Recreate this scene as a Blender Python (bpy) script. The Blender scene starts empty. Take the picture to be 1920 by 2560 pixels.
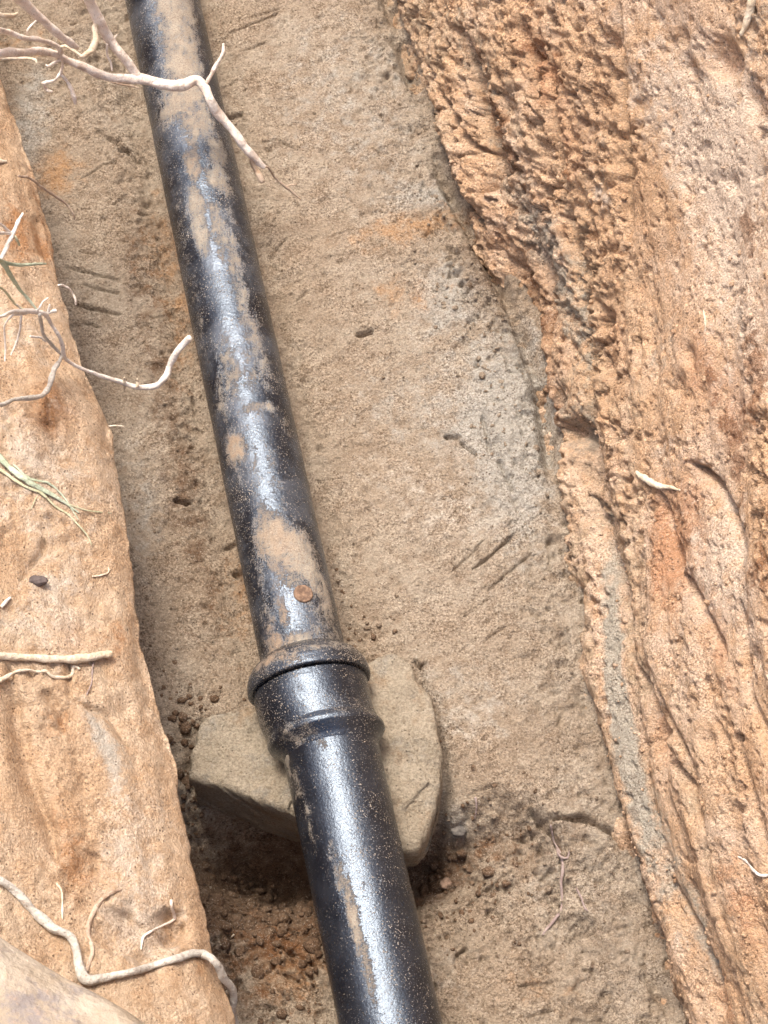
import bpy, math, random
import numpy as np
from math import radians, sin, cos, tan, pi
from mathutils import Vector

random.seed(7)
S = bpy.context.scene
COL = S.collection

# ------------------------------------------------------------------ camera
TILT = radians(24.6)            # away from straight down
HALF = radians(13.0)            # half the vertical angle of view
F = 1280 / tan(HALF)            # focal length in photograph pixels
DIST = 3.046
CAM = np.array([0.0, -DIST * sin(TILT), DIST * cos(TILT)])
cd = bpy.data.cameras.new('camera')
cam = bpy.data.objects.new('camera', cd)
COL.objects.link(cam)
cam.location = CAM
cam.rotation_euler = (TILT, 0, 0)
cd.sensor_fit = 'VERTICAL'
cd.angle = 2 * HALF
cd.clip_start = 0.05
cd.clip_end = 300
S.camera = cam

# ------------------------------------------------------------------ light
SUN_AZ = radians(-28)            # clockwise from +Y
SUN_EL = radians(71)
w = bpy.data.worlds.new('World')
S.world = w
w.use_nodes = True
nt = w.node_tree
sky = nt.nodes.new('ShaderNodeTexSky')
sky.sky_type = 'NISHITA'
sky.sun_disc = False
sky.sun_elevation = SUN_EL
sky.sun_rotation = SUN_AZ
sky.air_density = 1.0
sky.dust_density = 6.0
sky.ozone_density = 1.0
bg = nt.nodes['Background']
hs = nt.nodes.new('ShaderNodeHueSaturation')       # thin overcast: a paler sky
hs.inputs['Saturation'].default_value = 0.95
nt.links.new(sky.outputs[0], hs.inputs['Color'])
nt.links.new(hs.outputs[0], bg.inputs[0])
bg.inputs[1].default_value = 0.11
sl = bpy.data.lights.new('sun', 'SUN')
sl.energy = 1.5
sl.angle = radians(16)
sl.color = (1.0, 0.955, 0.875)
so = bpy.data.objects.new('sun', sl)
COL.objects.link(so)
sd = Vector((sin(SUN_AZ) * cos(SUN_EL), cos(SUN_AZ) * cos(SUN_EL), sin(SUN_EL)))
so.rotation_euler = (-sd).to_track_quat('-Z', 'Y').to_euler()
so.location = (1, 2, 4)

S.view_settings.view_transform = 'Standard'
S.view_settings.look = 'None'
S.view_settings.gamma = 1
S.view_settings.use_curve_mapping = False
S.view_settings.exposure = 1.55

# ------------------------------------------------------------------ pixel helpers
def ray(X, Y):
    x = (np.asarray(X, float) - 960) / F
    y = -(np.asarray(Y, float) - 1280) / F
    return np.stack([x, y * cos(TILT) + sin(TILT), y * sin(TILT) - cos(TILT)], -1)

def at(X, Y, z):
    d = ray(X, Y)
    s = (np.asarray(z, float) - CAM[2]) / d[..., 2]
    return CAM + d * s[..., None]

def dsp(pts):                    # coordinates read off the whole photograph
    return [(x * 1.15732, y * 1.15732) + tuple(r) for x, y, *r in pts]

K = 960 / 1659
def crop(x0, y0, pts, k=K):      # coordinates read off an enlarged part of it
    return [(x0 + x * k, y0 + y * k) + tuple(r) for x, y, *r in pts]

# ------------------------------------------------------------------ noise
def table(seed):
    return np.random.RandomState(seed).rand(256, 256)
_T = {}
def vnoise(x, y, seed):
    if seed not in _T: _T[seed] = table(seed)
    t = _T[seed]
    xi = np.floor(x).astype(int); yi = np.floor(y).astype(int)
    fx = x - xi; fy = y - yi
    fx = fx * fx * fx * (fx * (fx * 6 - 15) + 10)
    fy = fy * fy * fy * (fy * (fy * 6 - 15) + 10)
    a = t[xi & 255, yi & 255]; b = t[(xi + 1) & 255, yi & 255]
    c = t[xi & 255, (yi + 1) & 255]; d = t[(xi + 1) & 255, (yi + 1) & 255]
    return (a + (b - a) * fx) * (1 - fy) + (c + (d - c) * fx) * fy

def fbm(x, y, seed, octv=5, gain=0.5):          # about -1..1
    s = 0; a = 1; n = 0
    for i in range(octv):
        c, q = cos(0.6 * i), sin(0.6 * i)
        s = s + a * (vnoise((x * c - y * q) * 2.03 ** i + 17 * i, (x * q + y * c) * 2.03 ** i + 9 * i, seed + i) * 2 - 1)
        n += a; a *= gain
    return s / n

def billow(x, y, seed, octv=4):
    s = 0; a = 1; n = 0
    for i in range(octv):
        s = s + a * np.abs(vnoise(x * 2.1 ** i + 5 * i, y * 2.1 ** i, seed + i) * 2 - 1)
        n += a; a *= 0.5
    return s / n * 2

def worley(x, y, seed):                          # distance to nearest point, and that cell's value
    if seed not in _T: _T[seed] = table(seed)
    if seed + 500 not in _T: _T[seed + 500] = table(seed + 500)
    tx, ty = _T[seed], _T[seed + 500]
    xi = np.floor(x).astype(int); yi = np.floor(y).astype(int)
    best = np.full(x.shape, 9.0); val = np.zeros(x.shape)
    for i in (-1, 0, 1):
        for j in (-1, 0, 1):
            cx = xi + i; cy = yi + j
            px = cx + tx[cx & 255, cy & 255]; py = cy + ty[cx & 255, cy & 255]
            d = (px - x) ** 2 + (py - y) ** 2
            m = d < best
            best = np.where(m, d, best)
            val = np.where(m, tx[(cx + 91) & 255, (cy + 37) & 255], val)
    return np.sqrt(best), val

def smooth(a, b, x):
    t = np.clip((x - a) / (b - a), 0, 1)
    return t * t * (3 - 2 * t)

def seg_dist(a, b, pts):         # distance to a polyline, and the fraction along it
    best = np.full(a.shape, 9.0); fr = np.zeros(a.shape)
    n = len(pts) - 1
    for i in range(n):
        p = pts[i]; q = pts[i + 1]
        dx, dy = q[0] - p[0], q[1] - p[1]
        L = dx * dx + dy * dy + 1e-12
        t = np.clip(((a - p[0]) * dx + (b - p[1]) * dy) / L, 0, 1)
        d = np.hypot(a - p[0] - t * dx, b - p[1] - t * dy)
        m = d < best
        best = np.where(m, d, best); fr = np.where(m, (i + t) / n, fr)
    return best, fr

def groove(a, b, pts, width, depth, seed=3, ragged=0.6):
    """a crack or tool mark: a ragged V of the given half width and depth along pts"""
    lo = np.min(np.array(pts), 0) - 4 * width; hi = np.max(np.array(pts), 0) + 4 * width
    out = np.zeros(a.shape)
    m = (a > lo[0]) & (a < hi[0]) & (b > lo[1]) & (b < hi[1])
    if not m.any(): return out
    aa = a[m]; bb = b[m]
    wob = width * 1.2 * ragged
    d, f = seg_dist(aa + wob * fbm(aa / (width * 7), bb / (width * 7), seed), bb + wob * fbm(aa / (width * 7), bb / (width * 7), seed + 40), pts)
    wl = width * (0.55 + 0.9 * vnoise(aa / (width * 9), bb / (width * 9), seed + 9)) * np.clip(np.minimum(f, 1 - f) * 7 + 0.15, 0, 1)
    out[m] = -depth * np.exp(-(d / np.maximum(wl, 1e-5)) ** 2)
    return out

def blob(a, b, c, ra, rb=None, ang=0):
    rb = rb or ra
    da, db = a - c[0], b - c[1]
    u = da * cos(ang) + db * sin(ang); v = -da * sin(ang) + db * cos(ang)
    return np.exp(-((u / ra) ** 2 + (v / rb) ** 2))

# ------------------------------------------------------------------ object helpers
def tag(o, label=None, cat=None, group=None, kind=None):
    if label: o['label'] = label
    if cat: o['category'] = cat
    if group: o['group'] = group
    if kind: o['kind'] = kind
    return o

def link(o, parent=None):
    COL.objects.link(o)
    if parent: o.parent = parent
    return o

def mesh_np(name, verts, quads, mat, parent=None, attrs=None, smooth_on=True):
    me = bpy.data.meshes.new(name)
    v = np.ascontiguousarray(verts, np.float32).reshape(-1, 3); q = np.ascontiguousarray(quads, np.int32)
    me.vertices.add(len(v)); me.vertices.foreach_set('co', v.ravel())
    me.loops.add(q.size); me.loops.foreach_set('vertex_index', q.ravel())
    me.polygons.add(len(q))
    me.polygons.foreach_set('loop_start', np.arange(0, q.size, q.shape[1], dtype=np.int32))
    if smooth_on: me.polygons.foreach_set('use_smooth', np.ones(len(q), bool))
    me.update(calc_edges=True)
    for k, val in (attrs or {}).items():
        at_ = me.attributes.new(k, 'FLOAT', 'POINT')
        at_.data.foreach_set('value', np.ascontiguousarray(val, np.float32).ravel())
    me.materials.append(mat)
    return link(bpy.data.objects.new(name, me), parent)

def grid_quads(n, m, wrap=False):
    """n rows of m vertices"""
    i = np.arange(n - 1)[:, None]; j = np.arange(m if wrap else m - 1)[None, :]
    j2 = (j + 1) % m
    return np.stack(np.broadcast_arrays(i * m + j, i * m + j2, (i + 1) * m + j2, (i + 1) * m + j), -1).reshape(-1, 4)

def spaced(*segs):
    """segs of (start, end, step); joined without doubles"""
    out = []
    for a, b, s in segs:
        out.append(np.linspace(a, b, max(2, int(round(abs(b - a) / s)) + 1))[:-1])
    out.append([segs[-1][1]])
    return np.concatenate(out)

# ------------------------------------------------------------------ materials
class NT:
    def __init__(s, name):
        s.m = bpy.data.materials.new(name); s.m.use_nodes = True
        s.t = s.m.node_tree; s.b = s.t.nodes['Principled BSDF']
        s.co = s.n('ShaderNodeNewGeometry').outputs['Position']
    def n(s, typ, **kw):
        x = s.t.nodes.new(typ)
        for k, v in kw.items(): setattr(x, k, v)
        return x
    def put(s, sock, v):
        if isinstance(v, bpy.types.NodeSocket): s.t.links.new(v, sock)
        elif isinstance(v, tuple) and len(v) == 3 and sock.type == 'RGBA': sock.default_value = v + (1,)
        else: sock.default_value = v
    def noise(s, scale, detail=4, rough=0.55, co=None, dist=0.0):
        x = s.n('ShaderNodeTexNoise'); s.put(x.inputs['Vector'], co or s.co)
        x.inputs['Scale'].default_value = scale; x.inputs['Detail'].default_value = detail
        x.inputs['Roughness'].default_value = rough; x.inputs['Distortion'].default_value = dist
        return x.outputs[0]
    def vor(s, scale, feature='F1', out=0, co=None):
        x = s.n('ShaderNodeTexVoronoi', feature=feature); s.put(x.inputs['Vector'], co or s.co)
        x.inputs['Scale'].default_value = scale
        return x.outputs[out]
    def stretch(s, sc, rot=(0, 0, 0), co=None):
        x = s.n('ShaderNodeMapping'); s.put(x.inputs['Vector'], co or s.co)
        x.inputs['Scale'].default_value = sc; x.inputs['Rotation'].default_value = rot
        return x.outputs[0]
    def ramp(s, v, a, b, lo=0.0, hi=1.0):
        x = s.n('ShaderNodeMapRange', interpolation_type='SMOOTHSTEP'); s.put(x.inputs[0], v)
        for i, q in enumerate((a, b, lo, hi)): x.inputs[i + 1].default_value = q
        return x.outputs[0]
    def math(s, op, a, b=0.0, clamp=False):
        x = s.n('ShaderNodeMath', operation=op, use_clamp=clamp); s.put(x.inputs[0], a); s.put(x.inputs[1], b)
        return x.outputs[0]
    def mix(s, f, a, b, blend='MIX'):
        x = s.n('ShaderNodeMix', data_type='RGBA', blend_type=blend)
        s.put(x.inputs[0], f); s.put(x.inputs[6], a); s.put(x.inputs[7], b)
        return x.outputs[2]
    def attr(s, name):
        return s.n('ShaderNodeAttribute', attribute_name=name).outputs['Fac']
    def bump(s, h, strength, dist, normal=None):
        x = s.n('ShaderNodeBump'); s.put(x.inputs['Height'], h)
        x.inputs['Strength'].default_value = strength; x.inputs['Distance'].default_value = dist
        if normal: s.put(x.inputs['Normal'], normal)
        return x.outputs[0]
    def out(s, color, rough=0.9, spec=0.2, normal=None):
        s.put(s.b.inputs['Base Color'], color); s.put(s.b.inputs['Roughness'], rough)
        s.put(s.b.inputs['Specular IOR Level'], spec)
        if normal: s.put(s.b.inputs['Normal'], normal)
        return s.m

def soil_mat(name, c1, c2, c3, grey, red, pale, fine=1.0):
    """c1..c3 main soil tones; grey silt, red clay and pale patches come from the mesh's own marks"""
    m = NT(name)
    big = m.noise(5.0, 6, 0.6)
    mid = m.noise(38.0, 6, 0.62)
    col = m.mix(m.ramp(big, 0.38, 0.62), c1, c2)
    col = m.mix(m.ramp(mid, 0.42, 0.68, 0, 0.75), col, c3)
    brk = m.math('MULTIPLY', m.math('SUBTRACT', m.noise(45.0, 6, 0.7), 0.5), 1.5)
    def mask(a, k=1.0):
        v = m.attr(a)
        return m.math('MULTIPLY', m.ramp(m.math('ADD', v, m.math('MULTIPLY', brk, m.ramp(v, 0.02, 0.25))), 0.22, 0.75), k)
    col = m.mix(mask('tan'), col, m.mix(m.ramp(mid, 0.4, 0.62), (0.53, 0.39, 0.26), (0.44, 0.305, 0.19)))
    col = m.mix(mask('grey'), col, grey)
    col = m.mix(mask('red'), col, red)
    col = m.mix(mask('pale'), col, pale)
    dark_tone = mask('dark_tone')  # marked patches turn a darker, redder tone
    col = m.mix(dark_tone, col, m.mix(1.0, col, (0.50, 0.40, 0.34), 'MULTIPLY'))
    # sand grains, crumbs of other tones
    gr = m.noise(300.0, 4, 0.75)
    col = m.mix(m.math('MULTIPLY', m.ramp(m.noise(16.0, 5, 0.65), 0.36, 0.64, 0.35, 1.0), fine), col, m.mix(1.0, col, m.mix(m.ramp(gr, 0.30, 0.70), (0.35, 0.295, 0.25), (1.49, 1.50, 1.52)), 'MULTIPLY'))
    g2 = m.ramp(m.noise(430.0, 2, 0.6, co=m.stretch((1, 1.1, 0.9), (0.4, 0.9, 0.2))), 0.58, 0.70)
    col = m.mix(m.math('MULTIPLY', g2, 0.6 * fine), col, m.mix(0.6, col, (0.80, 0.70, 0.58)))
    g3 = m.ramp(m.vor(170.0), 0.12, 0.30, 1, 0)
    col = m.mix(m.math('MULTIPLY', g3, m.ramp(m.noise(60, 3, 0.6), 0.47, 0.60, 0, 0.8)), col, (0.085, 0.05, 0.03))
    h = m.math('ADD', m.math('MULTIPLY', m.noise(140.0, 6, 0.72), 1.0), m.math('MULTIPLY', m.noise(420.0, 3, 0.65), 0.55))
    nrm = m.bump(h, 1.0, 0.0085)
    return m.out(col, 0.92, 0.18, nrm)

M_FLOOR = soil_mat('grey_brown_silt', (0.345, 0.265, 0.187), (0.40, 0.327, 0.245), (0.265, 0.193, 0.13),
                   (0.41, 0.37, 0.31), (0.42, 0.25, 0.13), (0.50, 0.43, 0.345))
M_WALL = soil_mat('orange_clay', (0.62, 0.40, 0.24), (0.67, 0.485, 0.345), (0.57, 0.345, 0.195),
                  (0.44, 0.385, 0.305), (0.52, 0.28, 0.155), (0.70, 0.55, 0.42), 0.9)
M_BANK = soil_mat('pale_orange_clay', (0.57, 0.39, 0.245), (0.61, 0.455, 0.315), (0.52, 0.33, 0.19),
                  (0.48, 0.42, 0.345), (0.45, 0.235, 0.11), (0.66, 0.54, 0.42), 0.68)

# ------------------------------------------------------------------ trench floor (terrain)
def smooth_curve(pts, z, deg=None):
    """a traced edge, as x over y in metres"""
    p = np.array([at(x, y, z)[:2] for x, y in pts]); p = p[p[:, 1].argsort()]
    k0 = np.polyfit(p[:, 1], p[:, 0], 1)
    ys = np.concatenate([[-9.0], p[:, 1], [9.0]])
    xs = np.concatenate([[p[0, 0] + k0[0] * (-9 - p[0, 1])], p[:, 0], [p[-1, 0] + k0[0] * (9 - p[-1, 1])]])
    return lambda y: np.interp(y, ys, xs)

BASE = dsp([(840, 0), (872, 100), (905, 210), (942, 330), (988, 450), (1040, 545), (1092, 640), (1132, 735), (1165, 830),
            (1183, 940), (1195, 1050), (1222, 1180), (1242, 1290), (1262, 1500), (1290, 1650), (1320, 1780), (1352, 1900), (1400, 2060), (1455, 2212)])
u0 = smooth_curve(BASE, 0.0)

def fp(x, y):                    # whole-photograph point -> floor (x, y)
    p = at(x * 1.15732, y * 1.15732, 0.0); return (p[0], p[1])
def fl(pts): return [fp(*p) for p in pts]

AX0 = at(406, 0, 0.06); AX1 = at(746, 1570, 0.10)           # pipe line for the furrow beside it
F_CRACKS = [
    (fl([(1020, 1228), (1065, 1195), (1112, 1148)]), .0030, .012), (fl([(1055, 1272), (1100, 1235), (1150, 1195)]), .0025, .008),
    (fl([(975, 1232), (1020, 1195), (1045, 1165)]), .002, .006), (fl([(1000, 1330), (1060, 1290)]), .002, .005),
    (fl([(490, 70), (560, 40), (600, 22)]), .0025, .008), (fl([(515, 110), (575, 85)]), .002, .006), (fl([(530, 35), (610, 10)]), .002, .005),
    (fl([(560, 310), (600, 303), (640, 325)]), .002, .007), (fl([(490, 252), (525, 245)]), .005, .012),
    (fl([(580, 560), (620, 515)]), .002, .006), (fl([(640, 655), (665, 630)]), .002, .006),
    (fl([(140, 575), (200, 590), (255, 603)]), .0025, .010), (fl([(180, 612), (215, 622), (260, 634)]), .0025, .009),
    (fl([(155, 650), (200, 665), (262, 680)]), .003, .012), (fl([(180, 695), (220, 708)]), .0025, .008), (fl([(170, 540), (220, 552)]), .002, .006),
    (fl([(170, 385), (215, 360), (250, 345)]), .002, .006), (fl([(240, 442), (275, 425)]), .002, .006), (fl([(295, 462), (330, 450)]), .002, .006),
    (fl([(205, 275), (255, 310), (310, 350)]), .003, .010), (fl([(255, 320), (285, 318)]), .006, .014),
    (fl([(375, 1075), (410, 1085)]), .007, .022), (fl([(500, 1235), (540, 1222)]), .004, .014), (fl([(480, 1175), (520, 1165)]), .003, .010),
    (fl([(770, 724), (805, 715)]), .005, .016), (fl([(960, 940), (995, 945)]), .006, .016), (fl([(995, 955), (1030, 985)]), .004, .012),
    (fl([(905, 1440), (922, 1430)]), .004, .012), (fl([(895, 1420), (912, 1445)]), .003, .012),
    (fl([(1145, 1740), (1190, 1790), (1215, 1830)]), .005, .018), (fl([(1185, 1765), (1260, 1765), (1310, 1790), (1375, 1832)]), .005, .020),
    (fl([(1010, 1715), (1080, 1690)]), .002, .006),
    (fl([(1215, 1830), (1222, 1900), (1215, 1990)]), .003, .008), (fl([(1010, 1935), (1050, 1900), (1110, 1860)]), .003, .008),
    (fl([(985, 2050), (1010, 2030)]), .004, .012), (fl([(1120, 2120), (1200, 2110)]), .003, .008), (fl([(1140, 2190), (1200, 2170)]), .003, .008),
    (fl([(590, 2020), (640, 2040), (680, 2065)]), .004, .015), (fl([(480, 1930), (560, 1960), (640, 1985)]), .004, .015),
    (fl([(545, 1900), (600, 1890)]), .006, .018), (fl([(605, 2085), (650, 2110)]), .004, .012), (fl([(440, 860), (450, 800)]), .002, .007),
    (fl([(415, 845), (420, 900)]), .003, .010), (fl([(1190, 1230), (1180, 1150)]), .002, .006), (fl([(1050, 1380), (1100, 1350)]), .002, .005),
    (fl([(1080, 1005), (1110, 1060)]), .004, .010), (fl([(1040, 900), (1060, 985)]), .003, .009)]

STONE_A = [(428, 1560), (455, 1540), (530, 1526), (600, 1520), (690, 1560), (715, 1640), (700, 1735), (640, 1757), (575, 1738), (480, 1702), (412, 1684), (407, 1630), (428, 1560)]
STONE_B = [(720, 1470), (770, 1430), (850, 1404), (885, 1425), (905, 1470), (932, 1510), (952, 1620), (955, 1680), (945, 1740), (925, 1810), (905, 1832), (875, 1834), (800, 1810), (730, 1700), (720, 1470)]
GAP_A = [tuple(at(x * 1.15732, y * 1.15732, 0.055)[:2]) for x, y in STONE_A]
GAP_B = [tuple(at(x * 1.15732, y * 1.15732, 0.055)[:2]) for x, y in STONE_B]
SCARP = fl([(400, 1690), (480, 1760), (560, 1770), (640, 1760), (870, 1740), (960, 1725), (1080, 1688), (1130, 1700), (1190, 1775), (1290, 1785), (1390, 1850), (1500, 1880)])

def floor_h(x, y):
    h = 0.010 * fbm(x * 2.2, y * 2.2, 1, 3) + 0.0045 * fbm(x * 9, y * 9, 11, 4)
    # short crumbly drag marks, brushed along the trench
    s1 = x * 0.86 + y * 0.5; s2 = -x * 0.5 + y * 0.86
    h = h + 0.0028 * fbm(s1 * 30, s2 * 85, 21, 4)
    # the dug-out below the stones
    sx = np.array([p[0] for p in SCARP]); sy = np.array([p[1] for p in SCARP])
    line = np.interp(x, sx, sy) + 0.035 * fbm(x * 14, y * 14, 31, 5, 0.65)
    low = smooth(0.0, 0.055, line - y) * (1 - 0.85 * smooth(0.10, 0.02, u0(y) - x))
    fade = 1 - 0.6 * smooth(0.12, 0.42, line - y)
    h = h - 0.045 * low * fade
    crumb = low * (1 - smooth(0.15, 0.40, line - y)) * smooth(-0.45, -0.30, x)
    for c, ra, rb, dep in ((fp(580, 1830), .085, .05, .12), (fp(490, 1790), .06, .045, .07), (fp(915, 1850), .07, .05, .055),
                           (fp(740, 1850), .12, .07, .08), (fp(395, 1650), .03, .06, .03)):
        h = h - dep * blob(x, y, c, ra, rb)
    # rough amount: high where freshly dug, along the wall foot and left of the pipe
    rough = 0.24 + 1.2 * crumb
    px = AX0[0] + (AX1[0] - AX0[0]) * (y - AX0[1]) / (AX1[1] - AX0[1])
    off = x - px
    rough = rough + 0.9 * np.exp(-((off + 0.095) / 0.05) ** 2) * smooth(-0.35, 0.1, y) + 0.5 * np.exp(-((off - 0.085) / 0.03) ** 2)
    foot = u0(y) - x
    rough = rough + 0.9 * np.exp(-((foot - 0.03) / 0.07) ** 2) + 0.8 * blob(x, y, fp(1010, 560), .08, .10) + 0.5 * blob(x, y, fp(520, 2000), .12, .12)
    rough = rough + 0.8 * blob(x, y, fp(110, 150), .08, .10)
    h = h - 0.016 * np.exp(-((off + 0.072) / 0.022) ** 2) - 0.007 * np.exp(-((off - 0.070) / 0.016) ** 2)
    d, v = worley(x * 62 + 1.5 * fbm(x * 40, y * 40, 51, 2), y * 62, 61)
    h = h + rough * (0.0042 * (0.6 - d) * (0.4 + v) + 0.0052 * fbm(x * 60, y * 60, 71, 4, 0.6))
    d, v = worley(x * 27, y * 27 + fbm(x * 20, y * 20, 81, 2), 91)
    h = h + np.clip(rough - 0.5, 0, 2) * 0.008 * (0.55 - d) * v * 1.6
    h = h - np.clip(rough - 0.35, 0, 2) * 0.008 * smooth(0.10, 0.5, fbm(x * 50, y * 62, 111, 4, 0.6)) - 0.0022 * smooth(0.26, 0.5, fbm(s1 * 45, s2 * 80, 115, 4, 0.6))
    # pits
    d, v = worley(x * 34, y * 34, 101)
    h = h - np.where(v > 0.90, 1, 0) * 0.0075 * np.exp(-((d / 0.13) ** 2)) * (0.4 + rough)
    d, v = worley(x * 75 + y * 8, y * 50, 121)
    h = h - np.where(v > 0.68, 1, 0) * 0.0060 * np.exp(-((d / 0.17) ** 2)) * (0.5 + 0.6 * rough)
    # foot of the wall sinks into a crevice, with a soft rise before it in the middle
    h = h - 0.035 * smooth(-0.3, 0.4, fbm(y * 8, y * 0, 375, 3)) * np.exp(-((foot) / 0.012) ** 2)
    h = h + 0.018 * blob(x, y, fp(1000, 640), .06, .14) + 0.014 * blob(x, y, fp(1080, 850), .045, .13)
    m = (np.abs(x + 0.08) < 0.30) & (np.abs(y + 0.34) < 0.26)
    if m.any():
        g = np.zeros(x.shape)
        for gp in (GAP_A, GAP_B):
            dd, _ = seg_dist(x[m] + 0.008 * fbm(x[m] * 40, y[m] * 40, 131, 3), y[m] + 0.008 * fbm(x[m] * 40, y[m] * 40, 135, 3), gp)
            g[m] = np.maximum(g[m], np.exp(-(dd / 0.013) ** 2))
        h = h - 0.020 * g
    for pts, wd, dp in F_CRACKS:
        h = h + groove(x, y, pts, max(.0017, wd * .62), dp * 1.1, 5)
    return h

def grid_xy(xs, ys):
    return np.meshgrid(xs, ys)

fx = spaced((-4, -1.0, .3), (-1.0, -0.60, .02), (-0.60, 0.62, .0019), (0.62, 1.2, .02), (1.2, 4, .3))
fy = spaced((-6, -1.4, .3), (-1.4, -0.80, .02), (-0.80, 0.98, .0019), (0.98, 1.6, .02), (1.6, 6, .3))
X, Y = grid_xy(fx, fy)
Z = floor_h(X, Y)
foot = u0(Y) - X
grey = 0.75 * blob(X, Y, fp(930, 430), .05, .03) + 0.85 * blob(X, Y, fp(960, 640), .06, .07) + 0.9 * blob(X, Y, fp(1100, 880), .07, .16, -0.2) \
    + 0.7 * blob(X, Y, fp(1130, 1080), .05, .12) + 0.8 * blob(X, Y, fp(70, 260), .04, .16) + 0.6 * blob(X, Y, fp(310, 1100), .05, .14) \
    + 0.5 * blob(X, Y, fp(890, 880), .16, .10) + 0.5 * blob(X, Y, fp(830, 240), .10, .25) + 0.5 * blob(X, Y, fp(990, 1520), .12, .10) \
    + 0.9 * blob(X, Y, fp(990, 1765), .025, .02) + 0.5 * blob(X, Y, fp(1180, 1900), .03, .10) + 0.45 * blob(X, Y, fp(1000, 2110), .08, .07) + 0.4 * blob(X, Y, fp(640, 200), .08, .2)
red = 0.4 * blob(X, Y, fp(1100, 1830), .12, .05) + 0.75 * blob(X, Y, fp(895, 490), .12, .035, 0.25) + 0.55 * blob(X, Y, fp(880, 640), .08, .05) + 0.8 * blob(X, Y, fp(120, 370), .05, .06) + 0.5 * blob(X, Y, fp(60, 100), .10, .05) \
    + 0.5 * blob(X, Y, fp(340, 520), .05, .14) + 0.5 * blob(X, Y, fp(400, 700), .03, .16) + 0.5 * blob(X, Y, fp(510, 1300), .04, .12) \
    + 0.55 * blob(X, Y, fp(560, 2010), .10, .10) + 0.4 * blob(X, Y, fp(640, 2080), .04, .06) + 0.35 * blob(X, Y, fp(1130, 2120), .14, .07) + 0.35 * blob(X, Y, fp(1000, 1000), .06, .05)
pale = 0.4 * blob(X, Y, fp(1000, 1120), .14, .06) + 0.35 * blob(X, Y, fp(830, 1020), .10, .05) + 0.4 * blob(X, Y, fp(1000, 1560), .08, .06) + 0.3 * blob(X, Y, fp(300, 950), .04, .05)
dark_tone = 0.75 * blob(X, Y, fp(560, 1880), .16, .09) + 0.45 * blob(X, Y, fp(930, 1840), .07, .05) + 0.45 * blob(X, Y, fp(1050, 600), .05, .10) \
    + 0.42 * blob(X, Y, fp(410, 1150), .05, .35, 0.22) + 0.3 * blob(X, Y, fp(290, 500), .04, .4, 0.22) + 0.35 * blob(X, Y, fp(1120, 1800), .13, .05) + 0.35 * blob(X, Y, fp(1000, 420), .04, .10) + 0.35 * blob(X, Y, fp(560, 2080), .14, .16) + 0.3 * blob(X, Y, fp(780, 1330), .03, .05)  # darker soil patches, with long strips left of the pipe
o = mesh_np('trench_floor', np.stack([X, Y, Z], -1), grid_quads(len(fy), len(fx)), M_FLOOR, None, dict(grey=0.75 * grey, red=0.78 * red, pale=pale, dark_tone=dark_tone))
tag(o, kind='structure')

# ------------------------------------------------------------------ right-hand trench wall (terrain)
BAT = radians(23)
TB = tan(BAT)
WTOP = 1.55
def wall_pt(x, y):
    """whole-photograph point -> (y, height) on the bare wall face"""
    Xp, Yp = x * 1.15732, y * 1.15732
    lo, hi = -0.2, 2.2
    for _ in range(50):
        mid = (lo + hi) / 2
        p = at(Xp, Yp, mid)
        if p[0] - (u0(p[1]) + TB * mid) > 0: lo = mid      # ray still right of the face at this height: go up
        else: hi = mid
    p = at(Xp, Yp, (lo + hi) / 2)
    return (p[1], p[2])
def wl(pts): return [wall_pt(*p) for p in pts]

W_GROOVES = [  # long gouges: line, half width, depth
    (wl([(1000, 60), (1030, 250), (1060, 360), (1040, 420)]), .018, .030), (wl([(1180, 30), (1190, 250), (1210, 420), (1245, 560), (1255, 900)]), .009, .022),
    (wl([(1340, 10), (1350, 200), (1358, 420), (1362, 540)]), .008, .022), (wl([(880, 60), (930, 250), (985, 420), (1050, 500)]), .012, .028),
    (wl([(920, 140), (985, 260), (1030, 340)]), .008, .022), (wl([(1170, 880), (1185, 940), (1195, 1010)]), .008, .02),
    (wl([(1200, 920), (1235, 935), (1250, 1000), (1262, 1060)]), .022, .030), (wl([(1265, 1070), (1300, 1180), (1340, 1300), (1352, 1400)]), .009, .022),
    (wl([(1355, 1420), (1410, 1500), (1440, 1620), (1500, 1690), (1545, 1800)]), .010, .018), (wl([(1400, 1400), (1450, 1530), (1500, 1640), (1525, 1720)]), .006, .014),
    (wl([(1500, 1000), (1560, 1050), (1592, 1150), (1600, 1220)]), .009, .018), (wl([(1480, 1240), (1520, 1310), (1570, 1420)]), .012, .018),
    (wl([(1430, 1060), (1450, 1180), (1470, 1240)]), .015, .014), (wl([(1300, 1690), (1340, 1790), (1365, 1900), (1400, 2020), (1440, 2130)]), .011, .026),
    (wl([(1440, 1900), (1500, 2010), (1540, 2110), (1560, 2200)]), .009, .018), (wl([(1395, 1990), (1425, 2050)]), .012, .022),
    (wl([(1250, 640), (1270, 750), (1268, 860)]), .006, .016), (wl([(1385, 730), (1390, 800)]), .005, .016), (wl([(1130, 30), (1140, 130), (1150, 220)]), .014, .018),
    (wl([(1150, 520), (1170, 640), (1180, 760)]), .012, .014), (wl([(1585, 1560), (1640, 1760), (1680, 1900)]), .012, .012), (wl([(1600, 1300), (1620, 1500), (1700, 1700)]), .010, .012),
    (wl([(1350, 1040), (1372, 1035)]), .008, .018), (wl([(1260, 1480), (1290, 1640), (1320, 1760)]), .010, .02), (wl([(1490, 1900), (1525, 2000)]), .008, .014)]
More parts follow.
